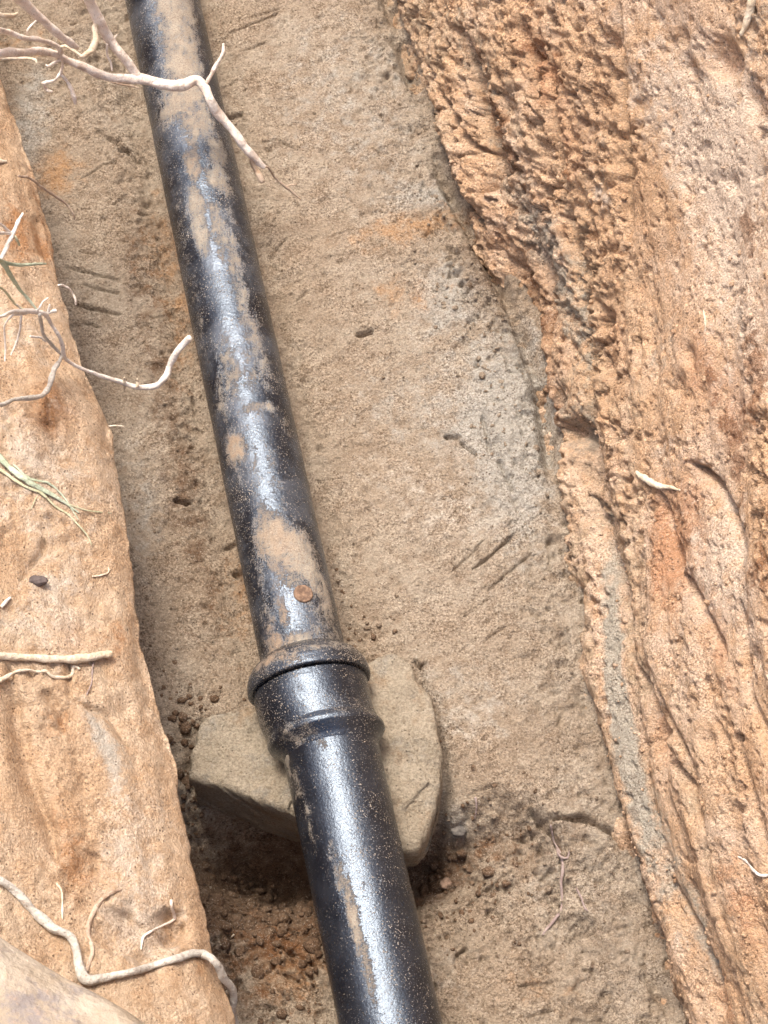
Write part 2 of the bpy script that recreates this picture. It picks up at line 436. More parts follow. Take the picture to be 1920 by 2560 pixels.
W_PITS = [(wall_pt(x, y), r, d) for x, y, r, d in ((1580, 130, .022, .022), (1555, 140, .012, .014), (1640, 220, .018, .018), (1310, 200, .012, .02), (1320, 90, .012, .02), (1310, 140, .010, .018),
          (1280, 280, .012, .014), (1160, 110, .016, .02), (1185, 160, .016, .02), (1180, 330, .012, .016), (1320, 690, .022, .016), (1320, 790, .024, .018), (1200, 860, .018, .016),
          (1430, 1590, .03, .02), (1440, 1540, .012, .012), (1480, 80, .008, .014), (1490, 145, .01, .014), (1330, 480, .010, .014), (1270, 460, .012, .016), (1165, 590, .018, .014),
          (1500, 770, .012, .012), (1475, 840, .016, .014), (1590, 400, .012, .012), (1100, 230, .016, .02), (1060, 340, .02, .02), (1540, 1600, .012, .012), (1640, 1420, .012, .012), (1470, 1210, .02, .014))]

W_DARK = [wall_pt(x, y) for x, y in ((985, 470), (960, 420), (1108, 590), (1122, 660), (1140, 760), (1172, 900), (1182, 980), (1245, 1300), (1300, 1690), (1350, 1880))]
def wall_d(y, h):
    """relief of the wall, outward"""
    yy = y + 0.1 * h
    hs = h - 0.20 * y * smooth(0.0, 0.45, h)
    ft = smooth(-0.03, 0.10, h)
    d = ft * (0.014 * fbm(yy * 1.3, hs * 4.0, 201, 4) + (0.006 + 0.007 * smooth(0.5, 0.1, h)) * fbm(yy * 1.6, hs * 12, 211, 4))
    d = d + 0.0035 * fbm(yy * 6, hs * 26, 221, 3) + 0.004 * fbm(yy * 11, hs * 16, 226, 4)
    d = d - 0.014 * np.exp(-((h - 0.10) / 0.05) ** 2)
    # broad scrape faces, stepped softly along the trench
    ph = hs * 5.2 + 0.12 * y + 0.7 * fbm(yy * 1.5, hs * 5, 231, 4)
    fr = ph - np.floor(ph)
    d = d + ft * 0.016 * (smooth(0.0, 0.30, fr) - fr) * (0.35 + 0.65 * smooth(0.5, 0.05, h))
    # crumbly strips between scraped smooth ones
    rough = 0.20 + 0.7 * smooth(0.35, 0.10, h) * smooth(-0.3, 0.15, y) + 1.0 * smooth(0.02, 0.35, fbm(yy * 1.6, hs * 8, 241, 4))
    dd, v = worley(yy * 27 + 0.8 * fbm(yy * 22, h * 22, 251, 3), h * 29 + 0.8 * fbm(yy * 22, h * 22, 255, 3), 261)
    d = d + rough * 0.0060 * (0.55 - dd) * (0.15 + v)
    dd, v = worley(yy * 52 + 0.6 * fbm(yy * 40, h * 40, 265, 3), h * 54, 267)
    d = d + rough * 0.0065 * (0.55 - dd) * (0.15 + v)
    dd, v = worley(yy * 80, h * 84 + fbm(yy * 40, h * 40, 271, 2), 281)
    d = d + rough * 0.0052 * (0.55 - dd) * (0.3 + v)
    d = d + rough * 0.005 * fbm(yy * 62, h * 66, 291, 4, 0.65) - (0.22 + rough) * 0.0085 * smooth(0.20, 0.40, fbm(yy * 50, h * 56, 295, 4, 0.6))
    dd, v = worley(yy * 22, h * 26, 301)
    d = d - np.where(v > 0.84, 1, 0) * 0.010 * np.exp(-((dd / 0.13) ** 2)) * rough
    dd, v = worley(yy * 58, h * 62, 321)
    d = d - np.where(v > 0.72, 1, 0) * 0.0075 * np.exp(-((dd / 0.18) ** 2)) * (0.55 + 0.6 * rough)
    for pts, wd, dp in W_GROOVES:
        d = d + groove(y, h, pts, max(.0036, wd * .5), dp * 1.15, 15, 0.6) + groove(y, h, pts, wd * 1.6, dp * .35, 17, 0.5)
    for c, r, dp in W_PITS:
        d = d - dp * blob(y + 0.35 * r * fbm(y * 45, h * 45, 341, 2), h + 0.35 * r * fbm(y * 45, h * 45, 351, 2), c, r, r * .8)
    # foot of the wall is undercut a little
    d = d - 0.018 * smooth(-0.25, 0.4, fbm(y * 7, y * 0, 371, 3)) * np.exp(-(h / 0.02) ** 2)
    for c in W_DARK: d = d - 0.022 * blob(y, h, c, .035, .016)
    d = d - 0.015 * blob(y, h, wall_pt(1130, 600), .10, .04)
    return d

hq = spaced((-0.12, -0.02, .01), (-0.02, 1.22, .0022), (1.22, WTOP, .01), (WTOP, WTOP + 0.6, .03), (WTOP + .6, WTOP + 5, .4), (WTOP + 5, WTOP + 60, 6))
wy = spaced((-6, -1.6, .3), (-1.6, -1.05, .02), (-1.05, 0.98, .0021), (0.98, 1.7, .02), (1.7, 6, .3))
H, YW = np.meshgrid(hq, wy)
face = np.minimum(H, WTOP); outw = np.maximum(H - WTOP, 0)
D = wall_d(YW, face) * smooth(WTOP + 0.1, WTOP - 0.1, H)
u0s = u0(wy)
k = np.exp(-np.linspace(-2, 2, 21) ** 2); 
UB = np.interp(wy, wy, u0s)[:, None]
XW = UB + TB * np.maximum(face, 0) + outw - D * cos(BAT)
ZW = face + D * sin(BAT) + 0.02 * fbm(outw * 3, YW * 3, 361, 3) * (outw > 0)
def wb(x, y, ra, rb, ang=0): return blob(YW, face, wall_pt(x, y), ra, rb, ang)
grey = 1.3 * wb(1318, 1420, .20, .016, 0.05) + 1.3 * wb(1345, 1580, .12, .016) + 0.8 * wb(1220, 640, .16, .05) + 0.2 * wb(1120, 480, .12, .06) + 0.4 * wb(1240, 240, .10, .05) \
    + 0.35 * wb(1290, 380, .12, .06) + 1.0 * wb(1405, 2030, .08, .012, -0.1) + 1.0 * wb(1530, 2080, .05, .010) + 0.6 * wb(1200, 880, .05, .04) + 0.7 * wb(1235, 950, .05, .03) \
    + 0.5 * wb(1030, 180, .25, .06) + 0.45 * wb(1400, 1800, .2, .05) + 0.5 * wb(1440, 780, .12, .06) + 0.6 * wb(1640, 60, .06, .05) + 0.5 * wb(1470, 1900, .10, .04)
tan_ = 0.5 * smooth(0.45, 0.10, face) * smooth(-0.5, 0.15, fbm(YW * 5, face * 14, 381, 4))
grey = 0.62 * grey
red = 0.55 * wb(1480, 1120, .10, .06) + 0.5 * wb(1540, 1330, .14, .03) + 0.5 * wb(1440, 1240, .10, .04) + 0.5 * wb(1560, 140, .05, .04) + 0.6 * wb(1160, 130, .10, .05) \
    + 0.45 * wb(1330, 740, .10, .05) + 0.5 * wb(1430, 1590, .05, .05) + 0.5 * wb(1590, 880, .10, .06) + 0.5 * wb(1630, 1980, .12, .04) + 0.4 * wb(1510, 780, .06, .05) + 0.5 * wb(1560, 2150, .05, .03) + 0.4 * wb(1250, 330, .06, .05)
pale = 0.6 * wb(1600, 300, .16, .10) + 0.45 * wb(1300, 420, .05, .03) + 0.5 * wb(1600, 1250, .2, .05) + 0.45 * wb(1600, 700, .15, .08) + 0.5 * wb(1520, 1250, .08, .05) + 0.4 * wb(1450, 250, .2, .08) + 0.4 * wb(1450, 1000, .08, .06) + 0.4 * wb(1460, 2050, .04, .03)
dark_tone = 0.45 * wb(1080, 350, .06, .03) + 0.3 * wb(960, 380, .12, .04) + 0.5 * wb(1180, 850, .08, .05) + 0.4 * wb(1140, 600, .10, .06) + 0.55 * wb(1380, 1920, .16, .03) + 0.4 * wb(1240, 980, .06, .03)  # darker spots low on the wall
dark_tone = dark_tone + 0.62 * smooth(0.10, 0.42, fbm(YW * 26, face * 26, 391, 5, 0.6)) * (0.35 + 0.65 * smooth(0.0, 0.35, fbm(YW * 1.8, face * 7, 395, 3)))
o = mesh_np('trench_wall', np.stack([XW, np.broadcast_to(YW, XW.shape), ZW], -1), grid_quads(len(wy), len(hq))[:, ::-1], M_WALL, None, dict(grey=grey, red=red, pale=pale, dark_tone=dark_tone, tan=tan_))
tag(o, kind='structure')

# ------------------------------------------------------------------ left-hand earth bank (terrain)
ZE = 0.30
EDGE = dsp([(-110, -160), (-40, 40), (5, 170), (40, 290), (75, 400), (110, 520), (140, 660), (165, 760), (190, 815), (222, 870), (240, 915), (246, 985), (262, 1080), (290, 1300), (318, 1450),
            (345, 1560), (372, 1640), (392, 1750), (415, 1850), (440, 1980), (462, 2080), (500, 2180), (515, 2240)])
u1 = smooth_curve(EDGE, ZE)
BSL = tan(radians(33))
def edge_z(x, y, c=ZE): return c
def bank_base(x, y):
    t = np.clip(u1(y) - x, 0, None)
    return ZE - 0.034 * np.exp(-t / 0.022) + np.minimum(t, 1.55) * BSL - 0.10 * t * np.exp(-t / 0.05)
def bank_pt(x, y):
    Xp, Yp = x * 1.15732, y * 1.15732
    lo, hi = 0.1, 1.6
    for _ in range(50):
        mid = (lo + hi) / 2
        p = at(Xp, Yp, mid)
        if mid > bank_base(p[0], p[1]): hi = mid
        else: lo = mid
    p = at(Xp, Yp, lo)
    return (p[0], p[1])
def bk(pts): return [bank_pt(*p) for p in pts]
B_GROOVES = [
    (bk([(20, 1440), (30, 1560), (70, 1700), (110, 1790), (125, 1860)]), .010, .016), (bk([(145, 1430), (145, 1500), (175, 1520)]), .005, .010),
    (bk([(175, 1520), (230, 1545), (275, 1610)]), .005, .012), (bk([(85, 1490), (115, 1520), (135, 1580)]), .012, .014), (bk([(205, 1850), (150, 1920)]), .016, .012),
    (bk([(360, 1960), (380, 2000), (350, 2040)]), .010, .020), (bk([(275, 1975), (235, 2060)]), .022, .014), (bk([(305, 2090), (340, 2050), (400, 1990)]), .012, .012),
    (bk([(80, 350), (115, 420), (150, 470)]), .006, .012), (bk([(75, 470), (100, 560)]), .006, .010), (bk([(40, 1250), (60, 1215), (90, 1190), (95, 1160)]), .003, .010),
    (bk([(100, 860), (115, 940), (95, 900)]), .006, .012), (bk([(230, 860), (225, 930), (240, 980)]), .006, .010), (bk([(290, 1330), (300, 1420), (315, 1520)]), .008, .008),
    (bk([(0, 1480), (50, 1600), (60, 1720), (100, 1880)]), .02, .014), (bk([(30, 2130), (60, 2090)]), .012, .014)]
B_PITS = [(bank_pt(x, y), r, d) for x, y, r, d in ((110, 770, .02, .012), (100, 905, .014, .012), (80, 620, .014, .010), (60, 1210, .012, .012), (260, 1530, .012, .010), (350, 1985, .012, .014), (40, 840, .02, .008),
          (190, 1940, .012, .008), (10, 2090, .02, .014), (215, 1290, .012, .006), (130, 980, .016, .008))]
def bank_d(x, y):
    s = x * 0.22 + y
    t = u1(y) - x
    d = 0.014 * fbm(s * 2.0, t * 7, 401, 4) + 0.004 * fbm(s * 3.5, t * 45, 405, 3) + 0.006 * fbm(s * 5, t * 22, 411, 4) + 0.0032 * fbm(s * 26, t * 42, 421, 4, 0.6)
    rough = 0.35 + 0.8 * blob(x, y, bank_pt(165, 1850), .035, .09, 0.2) + 0.6 * smooth(0.0, 0.5, fbm(x * 7, y * 7, 431, 3)) + 0.5 * blob(x, y, bank_pt(80, 400), .03, .12)
    dd, v = worley(x * 80, y * 75, 441)
    d = d + rough * 0.0060 * (0.55 - dd) * (0.3 + v) + rough * 0.004 * fbm(x * 70, y * 60, 461, 4, 0.65)
    d = d - (0.22 + rough) * 0.0065 * smooth(0.16, 0.5, fbm(x * 40, y * 34, 465, 4, 0.6))
    dd, v = worley(x * 42, y * 36, 451)
    d = d - np.where(v > 0.78, 1, 0) * 0.006 * np.exp(-((dd / 0.16) ** 2)) * (0.3 + rough)
    dd, v = worley(x * 26, y * 22, 471)
    d = d + rough * 0.006 * (0.5 - dd) * v
    for pts, wd, dp in B_GROOVES: d = d + groove(x, y, pts, wd, dp, 25, 0.6)
    for c, r, dp in B_PITS: d = d - dp * blob(x, y, c, r)
    return d
def bank_z(x, y): return bank_base(x, y) + bank_d(x, y) * smooth(1.5, 1.2, u1(y) - x)

tq = spaced((0, 0.62, .0020), (0.62, 1.6, .02), (1.6, 6, .4), (6, 60, 6))
by = spaced((-6, -1.5, .3), (-1.5, -0.98, .02), (-0.98, 0.95, .0022), (0.95, 1.7, .02), (1.7, 6, .3))
T, YB = np.meshgrid(tq, by)
wob = 0.005 * fbm(by * 14, by * 0 + 3, 481, 4) + 0.0022 * fbm(by * 60, by * 0 + 3, 485, 4, 0.65)
XB = (u1(by) + wob)[:, None] - T
ZB = bank_z(XB, YB)
# the face under the lip, undercut down to the floor
nd = 40
fz = np.linspace(1, 0, nd + 1)[:-1]
z_lip = ZB[:, :1]; x_lip = XB[:, :1]
dz = fz[None, :]                                   # 1 at the floor, 0 at the lip
ZF = z_lip + (-0.14 - z_lip) * dz
XF = x_lip - 0.060 * np.sin(np.minimum(dz * 1.9, pi / 2)) + 0.010 * fbm(YB[:, :1] * 9 + 0 * dz, ZF * 12, 491, 4) * np.minimum(dz * 8, 1)
XA = np.concatenate([XF, XB], 1); ZA = np.concatenate([ZF, ZB], 1); YA = np.concatenate([np.repeat(YB[:, :1], nd, 1), YB], 1)
def bb(x, y, ra, rb, ang=0): return blob(XA, YA, bank_pt(x, y), ra, rb, ang)
grey = 0.42 * bb(205, 1570, .022, .05, .3) + 0.45 * bb(250, 1670, .02, .05, .3) + 0.4 * bb(110, 1260, .04, .03) + 0.35 * bb(20, 1350, .05, .05)
red = 0.6 * bb(165, 1850, .03, .07, 0.2) + 0.5 * bb(75, 530, .025, .04) + 0.5 * bb(150, 1370, .03, .03) + 0.5 * bb(30, 480, .02, .1) + 0.45 * bb(90, 900, .06, .05) + 0.45 * bb(420, 2080, .02, .03) + 0.45 * bb(130, 1560, .03, .03) + 0.4 * bb(250, 1390, .02, .06) + 0.4 * bb(105, 860, .02, .04) + 0.5 * bb(100, 380, .02, .1, .2)
pale = 0.5 * bb(60, 1000, .12, .12) + 0.45 * bb(270, 1800, .06, .10) + 0.5 * bb(120, 1330, .05, .08) + 0.4 * bb(60, 720, .05, .05) + 0.5 * bb(300, 2010, .05, .06)
dark_tone = 0.5 * bb(10, 2080, .05, .03) + 0.35 * bb(265, 2010, .03, .04) + 0.3 * bb(365, 2010, .02, .03)
o = mesh_np('earth_bank', np.stack([XA, YA, ZA], -1), grid_quads(len(by), XA.shape[1]), M_BANK, None, dict(grey=grey, red=red, pale=pale, dark_tone=dark_tone))
tag(o, kind='structure')

def surf_pt(X, Y, which, lift=0.0):
    """a photograph pixel -> the real point where it meets the bank, wall or floor relief"""
    lo, hi = -0.2, 1.6
    for _ in range(40):
        mid = (lo + hi) / 2
        p = at(X, Y, mid)
        if which == 'bank': above = mid > bank_z(np.array([p[0]]), np.array([p[1]]))[0]
        elif which == 'floor': above = mid > floor_h(np.array([p[0]]), np.array([p[1]]))[0]
        else:
            dd = wall_d(np.array([p[1]]), np.array([mid]))[0]
            above = p[0] < u0(p[1]) + TB * mid - dd / cos(BAT)
        if above: hi = mid
        else: lo = mid
    p = at(X, Y, hi)
    if which == 'wall': return p + lift * np.array([-cos(BAT), 0, sin(BAT)])
    return p + np.array([0, 0, lift])

# ------------------------------------------------------------------ cast iron pipes
def iron_mat():
    m = NT('tarred_cast_iron')
    n1 = m.noise(70.0, 7, 0.68)
    n2 = m.noise(420.0, 3, 0.7)
    mud_a = m.attr('mud')
    f = m.math('ADD', mud_a, m.math('MULTIPLY', m.math('SUBTRACT', n1, 0.5), 1.9))
    f = m.math('ADD', f, m.math('MULTIPLY', m.math('SUBTRACT', n2, 0.5), 1.7))
    strk = m.math('MULTIPLY', m.math('SUBTRACT', m.noise(260.0, 4, 0.7, co=m.stretch((1, .12, 1), (0, 0, radians(-12)))), 0.5), 0.9)
    mud = m.ramp(m.math('ADD', f, strk), 0.30, 1.02, 0, 0.96)
    dust_a = m.attr('dust')
    sp = m.math('ADD', m.noise(520.0, 2, 0.6), m.math('MULTIPLY', m.noise(24.0, 4, 0.6), 0.25))
    dust = m.math('MULTIPLY', m.ramp(m.math('ADD', sp, m.math('MULTIPLY', dust_a, 0.22)), 0.79, 0.91), 0.8)
    film = m.math('MULTIPLY', m.ramp(m.noise(18.0, 5, 0.65), 0.40, 0.70), m.math('MULTIPLY', m.attr('film'), 0.5))
    iron = m.mix(m.ramp(m.noise(30, 5), 0.3, 0.7), (0.004, 0.005, 0.008), (0.010, 0.0115, 0.016))
    mudc = m.mix(m.ramp(m.noise(22, 5), 0.4, 0.62), (0.225, 0.18, 0.125), (0.285, 0.24, 0.175))
    mudc = m.mix(m.math('MULTIPLY', m.attr('rust'), m.ramp(n1, 0.3, 0.6)), mudc, (0.25, 0.165, 0.095))
    mudc = m.mix(m.ramp(n2, 0.48, 0.62, 0, 0.75), mudc, (0.13, 0.085, 0.055))
    mudc = m.mix(m.ramp(m.noise(600, 2), 0.60, 0.72, 0, 0.6), mudc, (0.50, 0.41, 0.31))
    col = m.mix(film, iron, (0.15, 0.16, 0.18))
    col = m.mix(dust, col, (0.40, 0.31, 0.215))
    col = m.mix(mud, col, mudc)
    rough = m.math('ADD', m.math('MULTIPLY', m.noise(120, 4, 0.6), 0.20), 0.15)
    rough = m.math('MAXIMUM', rough, m.math('MULTIPLY', m.math('MAXIMUM', mud, dust), 0.92))
    h = m.math('ADD', m.math('MULTIPLY', m.noise(300, 4, 0.65), 0.9), m.math('ADD', m.math('MULTIPLY', mud, 1.1), m.math('MULTIPLY', dust, 0.5)))
    clean = m.math('SUBTRACT', 1.0, m.math('MAXIMUM', mud, dust))
    m.put(m.b.inputs['Coat Weight'], m.math('MULTIPLY', clean, 0.0)); m.b.inputs['Coat Roughness'].default_value = 0.2
    m.b.inputs['Specular Tint'].default_value = (0.72, 0.84, 1.0, 1); m.b.inputs['Coat Tint'].default_value = (0.95, 0.97, 1.0, 1)
    return m.out(col, rough, 0.95, m.bump(h, 0.5, 0.0016))
M_IRON = iron_mat()

AX0 = at(406, 0, 0.062); AX1 = at(743, 1570, 0.104)
DIR = (AX1 - AX0) / np.linalg.norm(AX1 - AX0)
B0 = at(793, 1720, 0.108); B1 = at(976, 2560, 0.122)
DIRB = (B1 - B0) / np.linalg.norm(B1 - B0)

def frame(d):
    s = np.cross(d, [0, 0, 1.0]); s /= np.linalg.norm(s)
    return s, np.cross(s, d)          # side, up

def pipe_hit(X, Y, a0, d, r):
    """photograph pixel -> (along, angle) on a pipe; the angle runs 0 at the top, + to the right"""
    q = ray(X, Y); oc = CAM - a0
    dd = q - d * (q @ d); oo = oc - d * (oc @ d)
    A = dd @ dd; Bq = 2 * dd @ oo; C = oo @ oo - r * r
    disc = max(Bq * Bq - 4 * A * C, 0)
    p = CAM + q * ((-Bq - math.sqrt(disc)) / (2 * A))
    s, u = frame(d); rel = p - a0
    return rel @ d, math.atan2(-(rel @ s) * (1 if s[0] < 0 else -1), rel @ u)

def lathe(name, a0, d, prof, nth, mat, parent, marks, rr, seed, lump=0.0006, slide=None):
    """prof: (along, radius) stations; marks: kind -> list of (along, angle, half length, half arc, strength)"""
    al = np.array([p[0] for p in prof]); ra = np.array([p[1] for p in prof])
    th = np.linspace(0, 2 * pi, nth, endpoint=False) - pi
    A, TH = np.meshgrid(al, th, indexing='ij'); R = np.repeat(ra[:, None], nth, 1)
    s, u = frame(d)
    if s[0] < 0: s = -s
    arc = TH * rr
    at_ = {}
    for kname in ('mud', 'dust', 'film', 'rust'):
        v = np.zeros(A.shape)
        for (a, t, la, lt, k) in marks.get(kname, ()):
            v = np.maximum(v, k * np.exp(-(((A - a) / la) ** 2 + ((TH - t) * rr / lt) ** 2) ** 1.5))
        at_[kname] = v
    for base in marks.get('base', ()): at_[base[0]] = np.maximum(at_[base[0]], base[1])
    R = R + lump * fbm(A * 30, np.cos(TH) * 1.3 + np.sin(TH) * 1.7 + 7, seed, 4) + 0.0009 * np.clip(at_['mud'], 0, 1) * (0.4 + fbm(A * 90, arc * 90, seed + 9, 4))
    if slide is not None: a0 = a0 + smooth(J + .030, J + .088, A)[..., None] * slide
    P = a0 + A[..., None] * d + R[..., None] * (np.sin(TH)[..., None] * s + np.cos(TH)[..., None] * u)
    return mesh_np(name, P, grid_quads(len(al), nth, True), mat, parent, at_)

RU, RL = 0.0552, 0.0605
def mk(lst, a0, d, r):
    return [(*pipe_hit(x, y, a0, d, r), la, lt, k) for x, y, la, lt, k in lst]
mud = dsp([(370, -60, .10, .040, 1), (378, 20, .07, .036, 1), (388, 80, .07, .036, 1), (398, 140, .06, .034, 1), (398, 200, .05, .045, 1), (385, 235, .03, .05, .9), (425, 260, .04, .030, .9), (415, 300, .03, .012, .7),
           (415, 355, .035, .014, .95), (470, 330, .04, .018, .9), (470, 385, .03, .022, .85), (495, 410, .02, .014, .6), (425, 455, .05, .015, 1.0), (432, 500, .05, .013, .9), (478, 500, .06, .016, .8), (495, 470, .03, .014, .5),
           (505, 560, .09, .014, .75), (525, 640, .10, .013, .72), (548, 720, .08, .015, .65), (495, 800, .06, .02, .62), (560, 790, .05, .03, .5), (480, 870, .04, .015, .55), (560, 880, .012, .035, .7),
           (508, 968, .030, .018, 1.1), (515, 1010, .03, .008, .6), (620, 920, .03, .012, .45), (600, 1050, .09, .010, .35), (570, 1120, .03, .010, .75), (590, 1165, .045, .030, 1.1), (640, 1190, .04, .035, 1.1), (670, 1225, .04, .02, 1.0), (640, 1235, .03, .04, .7),
           (700, 1290, .05, .02, .8), (690, 1340, .05, .018, .6), (720, 1380, .03, .02, .6), (610, 1320, .03, .010, .7), (580, 1340, .03, .015, .55), (650, 1385, .018, .05, .75), (590, 1400, .03, .02, .8), (570, 1260, .05, .012, .4),
           (500, 940, .02, .03, .3), (555, 1060, .2, .012, .25), (400, 520, .2, .010, .3), (420, 640, .15, .010, .28)])
rust = dsp([(508, 968, .03, .02, 1), (420, 355, .03, .014, .8), (600, 1170, .05, .03, .7), (585, 1405, .04, .03, 1.0), (390, 150, .12, .03, .25), (610, 1320, .03, .01, .8), (700, 1300, .05, .02, .3)])
UP = bpy.data.objects.new('drain_pipe', None); link(UP); UP.location = (0, 0, 0)
tag(UP, 'muddy black iron pipe running from the stones up to the top of the photo', 'pipe', 'iron drain pipes laid in the trench')
L_JOINT = pipe_hit(*dsp([(675, 1450)])[0], AX0, DIR, RU)[0]
prof = [(a, RU) for a in np.linspace(-1.6, -0.12, 60)] + [(a, RU) for a in np.arange(-0.118, L_JOINT + 0.03, .0024)]
lathe('barrel', AX0, DIR, prof, 300, M_IRON, UP, dict(mud=mk(mud, AX0, DIR, RU), rust=mk(rust, AX0, DIR, RU), base=[('dust', .3), ('film', .6)]), RU, 601)
# round rusty plug in the barrel
ap, tp = pipe_hit(*dsp([(655, 1283)])[0], AX0, DIR, RU)
def plug(parent):
    m = NT('rusty_plug')
    c = m.mix(m.ramp(m.noise(160, 5, 0.6), 0.35, 0.65), (0.10, 0.06, 0.04), (0.24, 0.15, 0.095))
    mat = m.out(c, 0.85, 0.3, m.bump(m.noise(300, 4), 0.6, 0.001))
    s, u = frame(DIR)
    if s[0] < 0: s = -s
    nrm = sin(tp) * s + cos(tp) * u; tan_ = cos(tp) * s - sin(tp) * u
    c0 = AX0 + ap * DIR + nrm * (RU - 0.002)
    rad = [0.0125, 0.0125, 0.0118, 0.0105, 0.0095, 0.0]; hh = [0, .0032, .0042, .0046, .0042, .0042]
    th = np.linspace(0, 2 * pi, 40, endpoint=False)
    P = np.array([[c0 + nrm * h_ + r_ * (np.cos(t) * tan_ + np.sin(t) * DIR) for t in th] for r_, h_ in zip(rad, hh)])
    return mesh_np('plug', P, grid_quads(len(rad), 40, True)[:, ::-1], mat, parent)
plug(UP)

LOW = bpy.data.objects.new('drain_pipe', None); link(LOW)
tag(LOW, 'glossy black iron pipe in the foreground with a wide collar gripping the other pipe', 'pipe', 'iron drain pipes laid in the trench')
mud = dsp([(620, 1640, .05, .008, .75), (640, 1700, .03, .012, .5), (735, 1900, .03, .008, .6), (760, 1970, .05, .009, .85), (775, 2030, .04, .008, .85), (790, 2080, .04, .008, .75), (800, 2120, .03, .008, .6), (720, 1850, .03, .008, .5),
           (665, 1760, .04, .008, .45), (690, 1600, .02, .010, .4)])
l0 = 0.0
HUBD = DIR                                             # the collar keeps to the line of the pipe it holds
prof = [(a, RL) for a in np.arange(-0.02, 1.05, .0028)] + [(a, RL) for a in np.linspace(1.06, 2.4, 30)]
dm = dsp([(800, 1900, .5, .03, .2), (850, 2000, .6, .05, .3), (820, 1750, .2, .06, .3)])
lathe('barrel', B0, DIRB, prof, 300, M_IRON, LOW, dict(mud=mk(mud, B0, DIRB, RL), dust=mk(dm, B0, DIRB, RL), base=[('dust', .1), ('film', .1)]), RL, 621)

def fine_prof(st, step=.0012):
    out = []
    for (a, r), (a2, r2) in zip(st[:-1], st[1:]):
        n = max(2, int(math.hypot(a2 - a, r2 - r) / step))
        out += [(a + (a2 - a) * i / n, r + (r2 - r) * i / n) for i in range(n)]
    return out + [st[-1]]
RC, RH = 0.0795, 0.0735
J = L_JOINT
hub_st = [(J - .004, RU + .004), (J - .002, RH - .004), (J, RH - .0008), (J + .010, RH), (J + .052, RH - .0022), (J + .060, RH - .0020), (J + .063, RH - .0006), (J + .068, RH + .0013), (J + .073, RH + .0006),
          (J + .079, RH - .0050), (J + .085, RL + .0030), (J + .091, RL + .0005), (J + .097, RL - .002)]
hm = dsp([(560, 1560, .03, .02, .55), (620, 1590, .02, .03, .5), (720, 1520, .02, .02, .3), (770, 1500, .04, .02, .35)])
HE = AX0 + (J + .10) * DIR
HS = B0 + DIRB * ((HE - B0) @ DIRB) - HE               # the collar's tail settles onto the lower pipe's own line
hub = lathe('hub', AX0, DIR, fine_prof(hub_st), 320, M_IRON, LOW, dict(mud=mk(hm, AX0, DIR, RH), base=[('dust', .3), ('film', .15)]), RH, 641, lump=.0009, slide=HS)
lip_st = [(J - .045, RU - .001), (J - .043, RU + .0015), (J - .039, RU + .0070), (J - .032, RC - .0090), (J - .024, RC - .0040), (J - .017, RC - .0012), (J - .008, RC), (J - .0035, RC - .0002), (J - .0022, RC - .0016), (J - .0022, RC - .005), (J - .0035, RU + .006)]
lm = dsp([(575, 1425, .014, .03, .8), (600, 1415, .014, .02, .75), (630, 1420, .012, .015, .6), (680, 1392, .008, .05, .6), (740, 1388, .01, .03, .6)])
lr = dsp([(575, 1425, .03, .04, 1.0), (600, 1415, .03, .02, .9)])
lathe('collar', AX0, DIR, fine_prof(lip_st), 320, M_IRON, LOW, dict(mud=mk(lm, AX0, DIR, RC), rust=mk(lr, AX0, DIR, RC), base=[('dust', .5), ('film', .3)]), RC, 661, lump=.0009)

# ------------------------------------------------------------------ stones under the joint
def stone_mat(name, a, b):
    m = NT(name)
    col = m.mix(m.ramp(m.noise(12, 7, 0.68), 0.36, 0.64), a, b)
    col = m.mix(m.ramp(m.noise(26, 6, 0.65), 0.52, 0.70, 0, 0.6), col, (0.25, 0.235, 0.205))
    col = m.mix(m.ramp(m.noise(18, 7, 0.7, co=m.stretch((1, 1, 1), (.5, .2, 1))), 0.52, 0.70, 0, 0.7), col, (0.27, 0.18, 0.105))
    col = m.mix(1.0, col, m.mix(m.ramp(m.noise(300.0, 4, 0.75), 0.30, 0.70), (0.68, 0.64, 0.60), (1.22, 1.22, 1.22)), 'MULTIPLY')
    col = m.mix(m.math('MULTIPLY', m.ramp(m.vor(150.0), 0.10, 0.28, 1, 0), m.ramp(m.noise(40, 3), 0.5, 0.62, 0, 0.8)), col, (0.07, 0.05, 0.035))
    h = m.math('ADD', m.noise(60, 8, 0.74), m.math('MULTIPLY', m.noise(420, 3), 0.25))
    return m.out(col, 0.9, 0.2, m.bump(h, 1.0, 0.010))
M_STONE = stone_mat('tan_sandstone', (0.28, 0.232, 0.168), (0.355, 0.30, 0.225))

